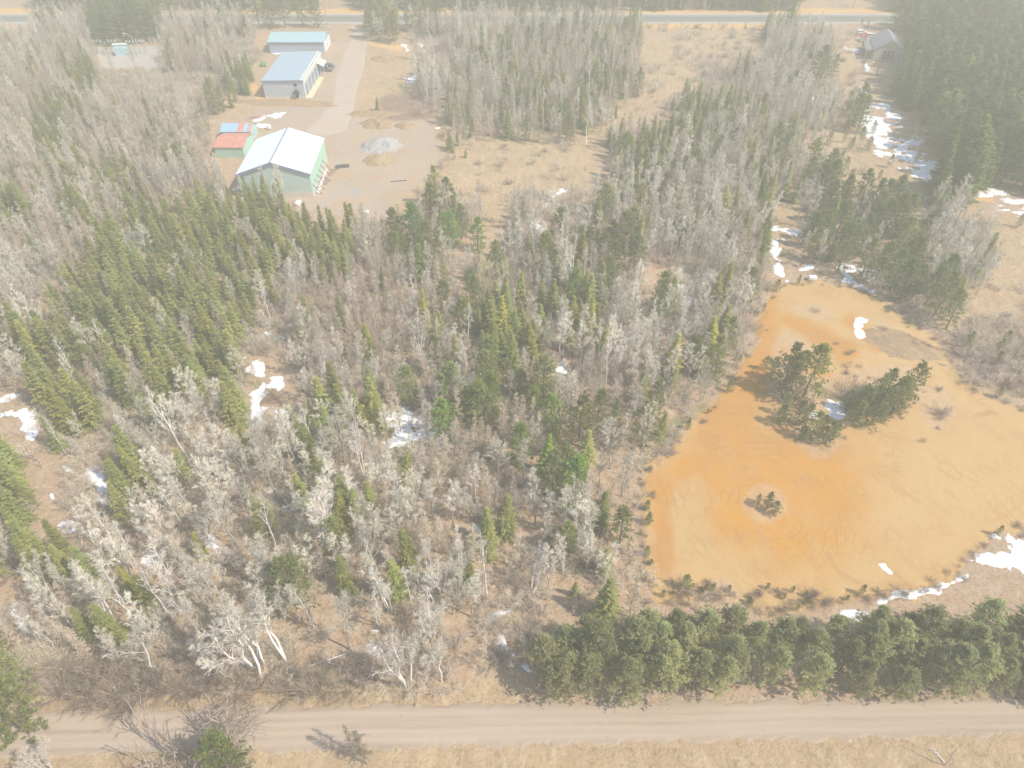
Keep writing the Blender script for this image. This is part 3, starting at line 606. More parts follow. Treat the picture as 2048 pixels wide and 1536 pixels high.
hp = height_of((275, 113), (263, 70)); MB().tube((0, 0, 0), (0, 0, hp), .16, .1, 8).build('post', 'steel', root); MB().tube((0, 0, hp - .1), (-2.0, 0, hp + .5), .08, .07, 6).build('arm', 'steel', root); MB().box(-2.9, -1.9, -.22, .22, hp + .4, hp + .6).build('lamp_head', 'white', root)

# ---------------------------------------------------------------- power poles and wires
def pole(px, H, label, rz=0., arm=1.2):
    g = G(*px); root = thing('utility_pole', (g[0], g[1], 0), label, 'utility pole', None, rz)
    MB().tube((0, 0, -.3), (0, 0, H), .17, .11, 8).build('post', 'wood', root); MB().box(-arm, arm, -.26, -.12, H - .9, H - .72).build('crossarm', 'wood', root)
    for x in (-arm + .1, 0, arm - .1): MB().tube((x, -.19, H - .72), (x, -.19, H - .45), .07, .05, 6).build('insulator', 'white', root)
    return Vector((g[0], g[1], H))
def wire(nm, a, b_, sag, label, r_=.022):
    m = MB(); N = 24; pts = [a.lerp(b_, i / N) - Vector((0, 0, 4 * sag * (i / N) * (1 - i / N))) for i in range(N + 1)]
    for i in range(N): m.tube(pts[i], pts[i + 1], r_, r_, 4, False)
    tag(m.build(nm, 'steel'), label, 'wire', 'overhead wires')
pa = pole((1693, 520), height_of((1693, 520), (1708, 425)), 'bare wooden pole among pines by the sand pit snowdrift', R(70))
gx, gy, _ = G(1765, 640)
pb = Vector((G(1765, 610)[0], G(1765, 610)[1], 3.5))
far = Vector((pa.x + 90, pa.y + 2, pa.z))
wire('overhead_wire', pa, far, .8, 'upper wire running right from the pole by the sand pit', .02)
wire('overhead_wire', pa - Vector((0, 0, 1.2)), far - Vector((0, 0, 1.3)), .8, 'lower wire running right from the pole by the sand pit', .02)
wire('overhead_wire', pa + Vector((-.6, 0, -.8)), pb + Vector((-1.2, 0, 0)), .6, 'left wire running down toward the sand pit', .02)
wire('overhead_wire', pa + Vector((.6, 0, -.8)), pb, .6, 'right wire running down toward the sand pit', .02)
YP = HY + 17; tops = []
for i, (x, lab) in enumerate(((-175, 'utility pole across the highway, farthest left'), (-88, 'utility pole across the highway behind the aqua shed'), (-5, 'utility pole across the highway beyond the woods'), (85, 'utility pole across the highway beyond the scrubby field'), (165, 'utility pole across the highway, farthest right'))):
    root = thing('utility_pole', (x, YP, 0), lab, 'utility pole'); Hq = 12.
    MB().tube((0, 0, -.3), (0, 0, Hq), .18, .12, 8).build('post', 'wood', root); MB().box(-.08, .08, -1.3, 1.3, Hq - .9, Hq - .72).build('crossarm', 'wood', root); tops.append(x)
for j, (dy, dz, lab) in enumerate(((-1.2, -.7, 'near roadside wire beyond the highway'), (0, 0, 'topmost roadside wire beyond the highway'), (1.2, -.7, 'far roadside wire beyond the highway'))):
    m = MB()
    for i in range(-1, 5):
        xa = tops[i] if i >= 0 else -260; xb = tops[i + 1] if i + 1 < 5 else 260
        a = Vector((xa, YP + dy, 12 + dz)); b_ = Vector((xb, YP + dy, 12 + dz)); N = 10
        pts = [a.lerp(b_, q / N) - Vector((0, 0, 4 * 1.2 * (q / N) * (1 - q / N))) for q in range(N + 1)]
        for q in range(N): m.tube(pts[q], pts[q + 1], .035, .035, 4, False)
    tag(m.build('overhead_wire', 'dark'), lab, 'wire', 'overhead wires')
root = thing('utility_pole', (G(655, 50)[0], G(655, 50)[1], 0), 'pale pole beside the drive where it meets the highway', 'utility pole')
MB().tube((0, 0, -.3), (0, 0, 12.), .17, .12, 8).build('post', 'steel', root); MB().box(-1.1, 1.1, -.26, -.12, 11., 11.2).build('crossarm', 'wood', root)

# ---------------------------------------------------------------- tree shapes
def vrand(r): return Vector((r.gauss(0, 1), r.gauss(0, 1), r.gauss(0, 1))).normalized()
def frond(v, f, p, d, L, W, r, droop=.0):
    """one folded spray of needles: a kite of two triangles"""
    s = d.cross(Vector((0, 0, 1)))
    if s.length < .05: s = Vector((1, 0, 0))
    s.normalize(); up = s.cross(d)
    n = len(v); a = r.uniform(-.5, .5); sd = s * math.cos(a) + up * math.sin(a)
    tip = p + d * L + Vector((0, 0, -droop * L)); mid = p + d * L * .45
    v += [tuple(p), tuple(mid + sd * W - up * .12 * W), tuple(tip), tuple(mid - sd * W - up * .12 * W)]
    f += [(n, n + 1, n + 2), (n, n + 2, n + 3)]
def ribbon(v, f, a, b, w0, r, w1=0.0):
    d = b - a; s = d.cross(vrand(r))
    if s.length < 1e-5: return
    s.normalize(); n = len(v)
    if w1 <= 0: v += [tuple(a + s * w0), tuple(a - s * w0), tuple(b)]; f.append((n, n + 1, n + 2))
    else: v += [tuple(a + s * w0), tuple(a - s * w0), tuple(b - s * w1), tuple(b + s * w1)]; f.append((n, n + 1, n + 2, n + 3))
def trunk_mb(pts, rad, k=6):
    m = MB()
    for i in range(len(pts) - 1): m.tube(pts[i], pts[i + 1], rad[i], rad[i + 1], k, False)
    return m
def wobble(H, r, n=6, a=.12):
    p = [Vector((0, 0, -.3))]; x = y = 0
    for i in range(1, n + 1): x += r.gauss(0, a); y += r.gauss(0, a); p.append(Vector((x, y, H * i / n)))
    return p
def along(pts, t):
    u = max(0, min(.9999, t)) * (len(pts) - 1); i = int(u); return pts[i].lerp(pts[i + 1], u - i)
def spruce(seed, H=10., Rr=1.9, dens=1., bottom=.06, fat=.85):
    r = random.Random(seed); pts = [Vector((0, 0, -.3)), Vector((0, 0, H * .5)), Vector((0, 0, H))]
    tm = trunk_mb(pts, [.16 * H / 10, .09, .015]); v = []; f = []
    z = H * bottom
    while z < H * .985:
        t = z / H; Rz = Rr * (1 - t) ** fat + .08; nb = max(5, int((8 if t < .7 else 6) * dens)); a0 = r.random() * 6.28
        for i in range(nb):
            if r.random() < .08: continue
            a = a0 + 6.283 * i / nb + r.gauss(0, .18); L = Rz * r.uniform(.5, 1.25); dr = .28 - .55 * t + r.gauss(0, .06)
            d = Vector((math.cos(a), math.sin(a), -dr)).normalized(); base = Vector((0, 0, z + r.gauss(0, .06)))
            ns = 2 + int(L * 2.6)
            for j in range(ns):
                q = (j + .6) / ns; p = base + d * L * q * .85
                p.z += .12 * L * q * q
                for sg in ((-1, 1) if j < ns - 1 else (0,)):
                    aa = a + sg * r.uniform(.5, .95); dd = Vector((math.cos(aa), math.sin(aa), -dr * .6 + r.uniform(-.15, .2))).normalized()
                    frond(v, f, p, dd, .34 + .36 * L * (1 - q * .5) * .6, .11 + .05 * r.random(), r, .12)
        z += (.36 + .22 * r.random()) * (1 if t < .6 else .8)
    frond(v, f, Vector((0, 0, H * .94)), Vector((.02, 0, 1)), H * .07, .07, r); frond(v, f, Vector((0, 0, H * .94)), Vector((0, .02, 1)), H * .07, .07, r)
    return tm, v, f, H
def tuft(v, f, p, d, s, r, k=7, w=.16):
    for i in range(k):
        dd = (d * .9 + vrand(r) * .85).normalized(); ribbon(v, f, p, p + dd * s * r.uniform(.7, 1.15), s * w, r, s * w * .4)
def pine(seed, H=11., Rr=2.7, low=.18, limbs=52, tufts=8, ts=.5, round_=False, open_=0.):
    r = random.Random(seed); pts = wobble(H, r, 5, .08); tm = trunk_mb(pts, [.2 * H / 11 * (1 - i / 5.6) + .02 for i in range(6)]); v = []; f = []
    for i in range(limbs):
        t = low + (1 - low) * ((i + r.random()) / limbs) ** .9; u = (t - low) / (1 - low)
        prof = (math.sin(math.pi * min(1, u * .62 + .36)) ** .8 * (1 if u < .85 else .8)) if round_ else math.sin(math.pi * min(.97, u * .66 + .30)) ** .75
        L = Rr * prof * r.uniform(.6, 1.15); a = i * 2.399 + r.gauss(0, .35); el = (.08 + .75 * u) + r.gauss(0, .12)
        b0 = along(pts, t); d = Vector((math.cos(a) * math.cos(el), math.sin(a) * math.cos(el), math.sin(el)))
        end = b0 + d * L; tm.tube(b0, end, .045, .012, 3, False)
        for j in range(tufts):
            q = r.uniform(.35, 1.05) ** .8; side = vrand(r) * (.26 * L * r.random() + .12); side.z *= .45
            p = b0.lerp(end, q) + side; tuft(v, f, p, (d + Vector((0, 0, .7))).normalized(), ts * r.uniform(.6, 1.15), r)
    tuft(v, f, pts[-1], Vector((0, 0, 1)), ts, r)
    return tm, v, f, H
def bare(seed, H=11., start=.3, nl=15, spread=2.4, up=.9, n2=9, n3=8, tw=.021, tr=.13, stems=1, lw=.036):
    r = random.Random(seed); tm = MB(); v = []; f = []
    for s in range(stems):
        a = r.random() * 6.28; off = Vector((math.cos(a), math.sin(a), 0)) * (.0 if stems == 1 else .3)
        pts = wobble(H * (1 if s == 0 else r.uniform(.75, .95)), r, 6, .16)
        if stems > 1:
            lean = Vector((math.cos(a), math.sin(a), 0)) * r.uniform(.08, .2)
            pts = [p + off + lean * max(0, p.z) for p in pts]
        HH = pts[-1].z; rad = [tr * (1 - i / 6.3) ** .9 for i in range(7)]
        m = trunk_mb(pts, rad, 5); n = len(tm.v); tm.v += m.v; tm.f += [tuple(i + n for i in q) for q in m.f]
        for i in range(nl):
            t = start + (.97 - start) * ((i + r.random()) / nl); b0 = along(pts, t); u = (t - start) / (1 - start)
            L = spread * (1.05 - .8 * u) * r.uniform(.6, 1.15) * (.55 + .45 * min(1, u * 3 + .3)); az = i * 2.399 + r.gauss(0, .4); el = up + r.gauss(0, .15) + .25 * u
            d = Vector((math.cos(az) * math.cos(el), math.sin(az) * math.cos(el), math.sin(el)))
            mid = b0 + d * L * .5 + vrand(r) * .08; end = mid + (d + Vector((0, 0, .25)) + vrand(r) * .12).normalized() * L * .5
            k = lw * (.5 + L / spread * .6)
            tm.tube(b0, mid, k, k * .7, 3, False); tm.tube(mid, end, k * .7, k * .25, 3, False)
            for j in range(n2):
                q = r.uniform(.25, 1); p = b0.lerp(mid, q * 2) if q < .5 else mid.lerp(end, q * 2 - 1)
                d2 = (d + vrand(r) * .75 + Vector((0, 0, .25))).normalized(); L2 = L * r.uniform(.28, .5); e2 = p + d2 * L2
                ribbon(v, f, p, e2, tw * 1.5, r, tw * .7)
                for kx in range(n3):
                    qq = r.uniform(.2, 1); p3 = p.lerp(e2, qq); ribbon(v, f, p3, p3 + (d2 + vrand(r) * .8).normalized() * r.uniform(.25, .6), tw, r)
        for i in range(8): ribbon(v, f, pts[-1], pts[-1] + (Vector((0, 0, 1)) + vrand(r) * .5) * .6, tw, r)
    return tm, v, f, H
def larch(seed, H=10., Rr=1.5, n=420):
    r = random.Random(seed); pts = wobble(H, r, 5, .05); tm = trunk_mb(pts, [.1, .085, .07, .05, .03, .012], 5); v = []; f = []
    for i in range(110):
        t = .14 + .84 * (i + r.random()) / 110; L = Rr * (1 - t) ** .7 * r.uniform(.6, 1.1) + .12; a = r.random() * 6.283
        b0 = along(pts, t); d = Vector((math.cos(a), math.sin(a), r.uniform(-.05, .35) + .3 * t)).normalized(); e = b0 + d * L
        ribbon(v, f, b0, e, .026, r, .012)
        for j in range(int(5 + L * 9)):
            q = r.uniform(.15, 1); p = b0.lerp(e, q); ribbon(v, f, p, p + (d * .6 + vrand(r) * .8).normalized() * r.uniform(.18, .42), .03, r)
    return tm, v, f, H
def shrub(seed, H=2.6, n=26, Rr=1.5):
    r = random.Random(seed); tm = MB(); v = []; f = []
    for i in range(n):
        a = r.random() * 6.283; el = r.uniform(.5, 1.35); d = Vector((math.cos(a) * math.cos(el), math.sin(a) * math.cos(el), math.sin(el)))
        b0 = Vector((math.cos(a), math.sin(a), 0)) * r.random() * .4 - Vector((0, 0, .1)); L = H * r.uniform(.6, 1.05)
        mid = b0 + d * L * .5; e = mid + (d + Vector((0, 0, .15)) + vrand(r) * .2).normalized() * L * .5
        tm.tube(b0, mid, .03, .018, 3, False); tm.tube(mid, e, .018, .006, 3, False)
        for j in range(16):
            q = r.uniform(.25, 1); p = b0.lerp(mid, q * 2) if q < .5 else mid.lerp(e, q * 2 - 1); d2 = (d + vrand(r) * .9).normalized(); e2 = p + d2 * r.uniform(.3, .8)
            ribbon(v, f, p, e2, .014, r, .006)
            for k in range(2): p3 = p.lerp(e2, r.random()); ribbon(v, f, p3, p3 + (d2 + vrand(r)).normalized() * .3, .012, r)
    return tm, v, f, H
def snag(seed, H=6.):
    r = random.Random(seed); pts = wobble(H, r, 4, .08); tm = trunk_mb(pts, [.07, .06, .045, .03, .01], 4); v = []; f = []
    for i in range(26):
        t = r.uniform(.2, .98); b0 = along(pts, t); a = r.random() * 6.28; L = r.uniform(.25, .8) * (1.1 - t)
        e = b0 + Vector((math.cos(a), math.sin(a), r.uniform(-.3, .4))) * L; ribbon(v, f, b0, e, .016, r, .006)
    return tm, v, f, H
KINDS = {  # kind: (object name, category, trunk material, crown material, part name, [shapes])
 'spruce': ('spruce_tree', 'spruce tree', 'bark', 'spruce', 'crown', [spruce(i + 1, 10, 1.95 + .25 * (i % 3), 1, .05, .8 + .1 * (i % 3)) for i in range(5)]),
 'pine': ('white_pine', 'pine tree', 'bark', 'pine', 'crown', [pine(11, 11, 2.6, .06, 64, 10, .42), pine(12, 11, 2.9, .05, 68, 10, .42), pine(13, 11, 2.4, .12, 60, 10, .4), pine(14, 11, 2.8, .04, 70, 10, .44)]),
 'redpine': ('red_pine', 'pine tree', 'bark', 'redpine', 'crown', [pine(21, 12, 3.0, .22, 76, 13, .46, True), pine(22, 12, 3.3, .18, 80, 13, .48, True), pine(23, 12, 2.7, .25, 70, 13, .45, True)]),
 'birch': ('birch_tree', 'birch tree', 'birch', 'birchtwig', 'branches', [bare(31, 11, .35, 14, 2.2, 1.0, 5, 4, .024, .12), bare(32, 11, .4, 12, 1.9, 1.05, 7, 7, .019, .11, 2), bare(33, 11, .3, 16, 2.0, .95, 7, 7, .019, .11, 3), bare(34, 11, .45, 13, 2.3, .9, 7, 7, .019, .13)]),
 'bare': ('bare_tree', 'tree', 'greybark', 'twig', 'branches', [bare(41, 11, .35, 18, 2.6, .8), bare(42, 11, .3, 20, 2.3, .95), bare(43, 11, .42, 17, 2.9, .75), bare(44, 11, .25, 16, 2.2, .9, 8, 7, .021, .1, 2), bare(45, 11, .35, 20, 2.6, .85)]),
 'larch': ('larch_tree', 'larch tree', 'greybark', 'larch', 'branches', [larch(51), larch(52, 10, 1.3), larch(53, 10, 1.75), larch(54, 10, 1.5)]),
 'shrub': ('bare_shrub', 'shrub', 'brush', 'brush', 'twigs', [shrub(61), shrub(62, 2.2, 30, 1.8), shrub(63, 3.0, 22)]),
 'snag': ('dead_sapling', 'sapling', 'greybark', 'twig', 'twigs', [snag(71), snag(72, 6.), snag(73, 6.)]),
}
PROTO = {}
for kd, (nm, ct, tmat, cmat, part, shp) in KINDS.items():
    PROTO[kd] = []
    for tm, v, f, H in shp:
        tme = mesh(nm + '_trunk', tm.v, tm.f, tmat, True); cme = mesh(nm + '_' + part, v, f, cmat)
        PROTO[kd].append((tme, cme, H, tm, v, f))

# ---------------------------------------------------------------- what grows where (64-pixel cells of the photo)
GRID = """
.bbddmmmqq.qqmmmmmmsxxxxs...dddd
gggvvgghv....hmmmmmm.xxxbbzydddd
ggshhhhs.....bmmmmmmxxhgbpz.dddd
gsmgggp......xmmmmmzxsmmbbp..ddd
gsggggg......zxzzz.msmbmmzy..ddd
ggmsgbg......z.zzz.mmbbbmpyy.ddd
sgsgsssss....pm.bvpbbbbb.ppp.b..
gggssssssssgppz.bmmpbbbm.ppppbb.
bbsssssssbmmggpmmbmpxhbg.yyppbb.
bsssssssgggggmpsmssbpbbb....ppzz
ssssssssvggggmmssbbbbbmp....vzhh
bsmssssszbmbgllplxlbbbpvp.pvv.hh
zssvsbbszssslllppgpgpp.v.vppv...
zssvbbbsbbbbxplllpplbpv..pvv....
sxvsbbbbbbbbblllppppp...........
s.vsmbbsvbbbblblvxmp............
m.bbbvsppbbbblxsxbbp............
bsmbvbbbbbbbsxbxbbbp............
.bbbsbbsbvxvbbbvvxbpp...........
bbbsbbbbxxxvxbxvvPPPPPPPPPPPPPPP
ThhbbhbxhxhhbbvhvPPPPPPPPPPPPPPP
Thhhhhhhhhhhvv...PPPPPPPPPPPPPPP
T...............................
................................
""".strip().split('\n')
for i, g in enumerate(GRID): assert len(g) == 32, (i, len(g))
MIX = {'s': (2.55, [('spruce', .80), ('larch', .08), ('bare', .08), ('birch', .04)]),
 'g': (1.95, [('larch', .62), ('bare', .28), ('spruce', .06), ('birch', .04)]),
 'm': (2.15, [('larch', .42), ('bare', .30), ('spruce', .16), ('pine', .05), ('birch', .07)]),
 'b': (1.95, [('bare', .54), ('birch', .20), ('larch', .08), ('spruce', .08), ('pine', .02), ('shrub', .08)]),
 'l': (2.0, [('larch', .68), ('bare', .2), ('pine', .07), ('shrub', .05)]),
 'p': (3.7, [('pine', .60), ('bare', .24), ('spruce', .1), ('larch', .06)]),
 'P': (2.5, [('redpine', 1.)]), 'T': (7., [('shrub', 1.)]),
 'd': (3.7, [('spruce', .45), ('pine', .40), ('redpine', .15)]),
 'q': (5.0, [('redpine', .5), ('pine', .2), ('bare', .3)]),
 'x': (6.0, [('snag', .45), ('spruce', .08), ('shrub', .30), ('bare', .17)]),
 'z': (10., [('snag', .6), ('shrub', .3), ('spruce', .1)]),
 'v': (7.0, [('larch', .3), ('bare', .35), ('shrub', .35)]),
 'h': (3.2, [('shrub', .72), ('bare', .2), ('larch', .08)]),
 'y': (7.5, [('pine', .8), ('shrub', .2)])}
HT = {'spruce': (6.5, 11.5), 'pine': (7, 12), 'redpine': (7.5, 11.5), 'birch': (8, 12.5), 'bare': (7, 12), 'larch': (6.5, 11), 'shrub': (1.4, 3.4), 'snag': (3.5, 7)}
def cell(px, py):
    c = int(min(31, max(0, px // 64))); r_ = int(min(23, max(0, py // 64))); return GRID[r_][c]
CLEAR = [SAND, YARD, DRIVE, PAD, ROADLOW, [(-400, 26), (2500, 26), (2500, 51), (-400, 51)], [(515, 60), (700, 60), (660, 215), (600, 420), (470, 410), (420, 330), (425, 240), (500, 200)], [(1735, 66), (1815, 70), (1800, 140), (1740, 150)],
         [(-60, 1395), (1000, 1388), (1130, 1402), (2200, 1392), (2200, 1500), (-60, 1500)], [(1715, 180), (1740, 190), (1890, 340), (1890, 375), (1830, 350), (1725, 250)], [(1975, 370), (2100, 410), (2100, 450), (1990, 430)]]
CLR = [np.array(c, float) for c in CLEAR]
cand = []
S = 1.5
for j in range(int((470 - 30) / S)):
    Y0 = 30 + j * S; wdt = 1024 / FPX * (Y0 * cp + CAM_H * sp) * 1.12 + 8
    for i in range(int(-wdt / S), int(wdt / S) + 1): cand.append(((i + rnd.uniform(-.48, .48)) * S, Y0 + rnd.uniform(-.48, .48) * S))
rnd.shuffle(cand)
ca = np.array(cand); bx, by = P(ca[:, 0], ca[:, 1]); mx_, my_ = P(ca[:, 0], ca[:, 1], 4.5)
bad = np.zeros(len(ca), bool)
for pl in CLEAR:
    w_ = 0 if pl is SAND else 3
    bad |= sdf_poly(bx, by, pl) > -w_
snowm = caps(bx, by, SNOW, 1.7) > .2
jit = (fbm(ca[:, 0], ca[:, 1], 11, 3) - .5) * 70; jit2 = (fbm(ca[:, 0] + 99, ca[:, 1], 11, 3) - .5) * 60
TREES = []; hashg = {}
def far_enough(x, y, s):
    k = (int(x // 5), int(y // 5))
    for a in (-1, 0, 1):
        for b_ in (-1, 0, 1):
            for (u, v_, s2) in hashg.get((k[0] + a, k[1] + b_), ()):
                if (u - x) ** 2 + (v_ - y) ** 2 < (.5 * (s + s2)) ** 2: return False
    hashg.setdefault(k, []).append((x, y, s)); return True
def add_tree(kind, x, y, H, tone=None, note=None, var=None):
    TREES.append(dict(k=kind, x=x, y=y, H=H, tone=tone, note=note, var=var))
    hashg.setdefault((int(x // 5), int(y // 5)), []).append((x, y, 3.0))
def by_base(kind, base, top, note, var=None, tone=None):
    g = G(*base); add_tree(kind, g[0], g[1], height_of(base, top), tone, note, var)
# trees that stand out in the photograph (base pixel, top pixel)
by_base('birch', (812, 1366), (800, 1222), 'white birch with a bright forked trunk at the verge end of the brown clearing', 2)
for b_, t_ in (((362, 1225), (270, 1080)), ((230, 1262), (150, 1140)), ((392, 1290), (350, 1180)), ((345, 1235), (305, 1130)), ((520, 1355), (405, 1205)), ((580, 1318), (565, 1170)), ((628, 1255), (632, 1170)), ((505, 1330), (490, 1170)), ((330, 1360), (265, 1260)), ((530, 1330), (495, 1215)), ((755, 1250), (745, 1180)),
              ((740, 990), (690, 850)), ((420, 1150), (380, 1080)), ((640, 1100), (600, 940)), ((560, 1110), (545, 990)), ((940, 700), (930, 610)), ((1175, 200), (1170, 100)), ((905, 560), (905, 480)), ((1065, 520), (1075, 430)), ((1150, 500), (1145, 410)), ((375, 1010), (310, 900)), ((380, 930), (320, 770)), ((200, 940), (195, 1060)), ((975, 1190), (960, 1080)), ((860, 1160), (845, 1070)), ((1060, 1190), (1072, 1100)), ((400, 50), (385, 20)), ((135, 45), (125, 20))):
    if b_[1] > t_[1]: by_base('birch', b_, t_, None)
for b_, t_ in (((700, 1300), (620, 1200)), ((1070, 1050), (1050, 940)), ((905, 1010), (905, 950)), ((440, 1240), (330, 1120)), ((700, 960), (690, 810)), ((600, 960), (600, 820)), ((560, 1010), (540, 860)), ((540, 1180), (510, 1060)), ((480, 1100), (400, 980)), ((575, 412), (572, 335)), ((540, 405), (520, 330)), ((430, 395), (395, 325)), ((495, 405), (470, 350)), ((1270, 480), (1250, 400)), ((1350, 480), (1340, 390)), ((1420, 470), (1420, 370)), ((1480, 480), (1490, 390)), ((1250, 340), (1245, 290)), ((1600, 200), (1560, 120)), ((1560, 170), (1530, 90)), ((1580, 260), (1590, 180)), ((1300, 200), (1300, 190))):
    by_base('bare', b_, t_, None)
add_tree('pine', *G(62, 1462)[:2], 15, (.75, .82, .7), 'big bushy green pine overhanging the gravel road', 3)
add_tree('pine', *G(20, 1395)[:2], 16, (.9, 1.0, .8), None, 1)
by_base('pine', (873, 412), (870, 332), 'lone feathery pale pine standing out on the tawny field edge', 0, (1.5, 1.3, 1.5))
for b_, t_ in (((832, 505), (835, 410)), ((905, 495), (905, 425)), ((955, 500), (965, 435)), ((880, 470), (880, 420))): by_base('pine', b_, t_, None, None, (.8, 1.1, .7))
by_base('spruce', (1000, 680), (995, 590), None, None, (1.7, 1.4, .8)); by_base('spruce', (985, 690), (975, 600), None)
for b_, t_ in (((1085, 950), (1085, 870)), ((1040, 935), (1040, 850)), ((1105, 870), (1105, 790)), ((1150, 1010), (1150, 920)), ((890, 880), (893, 800)), ((1065, 840), (1065, 775)), ((985, 830), (985, 750)), ((940, 605), (945, 540)), ((1150, 625), (1150, 540)), ((1010, 840), (1010, 810))): by_base('pine' if b_[1] != 950 else 'spruce', b_, t_, None, None, (.9, 1.15, .7))
by_base('pine', (1605, 800), (1600, 690), 'clump-crowned pine at the upper end of the sand pit island'); by_base('pine', (1560, 790), (1555, 695), 'darker pine beside the sand pit island track')
for b_, t_ in (((1590, 850), (1585, 790)), ((1620, 880), (1615, 810)), ((1650, 890), (1645, 830)), ((1815, 800), (1810, 712)), ((1780, 830), (1770, 735)), ((1740, 850), (1735, 770)), ((1720, 830), (1710, 760)), ((1750, 800), (1745, 735)), ((1560, 850), (1555, 800)), ((1690, 820), (1690, 770)), ((1540, 760), (1538, 705)), ((1575, 770), (1572, 700)), ((1600, 740), (1600, 690)), ((1570, 830), (1568, 780)), ((1610, 850), (1608, 800)), ((1640, 870), (1640, 820)), ((1665, 880), (1665, 840)), ((1705, 850), (1700, 790)), ((1760, 835), (1755, 765)), ((1795, 815), (1790, 740)), ((1770, 790), (1765, 725)), ((1725, 810), (1720, 760)), ((1600, 880), (1600, 845)), ((1530, 740), (1530, 705))): by_base('pine', b_, (t_[0], t_[1] + (b_[1] - t_[1]) * .22), None)
for b_, t_ in (((1530, 1020), (1532, 988)), ((1548, 1030), (1550, 1005)), ((1515, 1005), (1515, 988))): by_base('pine', b_, t_, None, 3, (.9, .95, .9))
for b_, t_ in (((1580, 800), (1575, 760)), ((1700, 800), (1700, 760)), ((1760, 800), (1755, 760)), ((1540, 1012), (1540, 1000)), ((1880, 830), (1878, 812)), ((1600, 820), (1600, 800)), ((1650, 860), (1650, 845)), ((1790, 820), (1790, 790)), ((1730, 800), (1730, 780)), ((1630, 622), (1630, 612)), ((1360, 1185), (1358, 1165)), ((1450, 1190), (1450, 1175))): by_base('shrub', b_, t_, None)
for x_, y_ in ((1655, 290), (1700, 300), (1722, 280), (1735, 300), (1745, 268), (1690, 340), (1775, 335), (1700, 365), (1695, 375), (1640, 345), (1830, 325), (2035, 455), (1990, 730), (1995, 705), (1660, 250), (1690, 265), (1370, 1180), (1780, 45), (1735, 52), (1722, 50), (2010, 690), (1935, 690)): by_base('pine', (x_, y_), (x_, y_ - 26 if y_ > 100 else y_ - 12), None, None, (.9, .95, 1.))
for x_, y_ in ((1650, 400), (1630, 400), (1740, 440), (1780, 430), (1800, 470), (1760, 480), (1640, 500), (1670, 480), (1690, 520), (1800, 600), (1850, 610), (1870, 590), (1780, 580), (1750, 560)): by_base('pine', (x_, y_), (x_, y_ - 78), None, None, (.85, .95, .95))
for x_, y_, h_ in ((735, 1528, 75), (710, 1510, 50)): by_base('larch', (x_, y_), (x_, y_ - h_), 'small dark leafless larch on the near road verge' if h_ == 75 else None, None, (.5, .5, .5))
by_base('pine', (475, 1560), (475, 1482), 'round green young pine on the near road verge', 3, (.8, .85, .7)); by_base('shrub', (415, 1560), (415, 1490), None, None, (.8, .8, .85))
by_base('birch', (105, 1560), (105, 1490), 'stubby white birch on the near road verge', 2)
by_base('snag', (1888, 1530), (1880, 1490), None)
for i in range(11):   # dark crooked shrubs along the verge
    x_ = 120 + i * 58 + rnd.uniform(-14, 14); by_base('shrub', (x_, 1392 + rnd.uniform(-8, 4) - x_ * .02), (x_, 1345), None, None, (.7, .68, .7))
for i in range(22):   # field saplings
    x_, y_ = rnd.uniform(900, 1240), rnd.uniform(235, 400); by_base('snag', (x_, y_), (x_, y_ - rnd.uniform(15, 45)), None)
for x_, y_ in ((895, 300), (905, 305), (915, 290), (928, 280), (945, 270), (932, 258), (925, 240), (965, 240), (1020, 258), (755, 222), (900, 298), (940, 278)): by_base('spruce', (x_, y_), (x_, y_ - rnd.uniform(20, 42)), None)
for i in range(34):
    t_ = i / 33; x_ = 1250 + 230 * t_ + rnd.uniform(-14, 14); y_ = 330 - 105 * t_ + rnd.uniform(-10, 12); by_base('spruce', (x_, y_), (x_, y_ - rnd.uniform(42, 66)), None, None, (.75, .9, .8))
for i in range(26):
    by_base('bare', (rnd.uniform(1470, 1620), rnd.uniform(130, 300)), (0, 0), None) if 0 else add_tree('bare', *G(rnd.uniform(1480, 1620), rnd.uniform(150, 320))[:2], rnd.uniform(9, 13), (1.05, 1.05, 1.1))
for i in range(len(SAND)):   # scrub along the ragged edge of the sand
    p0, p1 = SAND[i], SAND[(i + 1) % len(SAND)]; n_ = int(math.dist(p0, p1) / 13)
    for j in range(n_):
        u = (j + rnd.random()) / n_; x_ = p0[0] + (p1[0] - p0[0]) * u + rnd.gauss(0, 9); y_ = p0[1] + (p1[1] - p0[1]) * u + rnd.gauss(0, 6)
        if x_ > 2060: continue
        g = G(x_, y_); k_ = 'pine' if rnd.random() < (.35 if x_ < 1560 else .1) else 'shrub'; add_tree(k_, g[0], g[1], rnd.uniform(1.0, 3.2) if k_ == 'pine' else rnd.uniform(.5, 1.5), (.85, .85, .8))
for i in range(26):
    x_, y_ = rnd.uniform(1340, 1660), rnd.uniform(1165, 1215); g = G(x_, y_); add_tree('pine' if rnd.random() < .5 else 'shrub', g[0], g[1], rnd.uniform(.6, 1.8), (.85, .88, .8))
for i in range(40):
    x_, y_ = rnd.uniform(1640, 1900), rnd.uniform(630, 900)
    if (x_ - 1760) ** 2 + (y_ - 780) ** 2 > 140 ** 2: continue
    g = G(x_, y_); add_tree('shrub', g[0], g[1], rnd.uniform(.5, 1.4), (.9, .88, .85))
fixed = len(TREES)
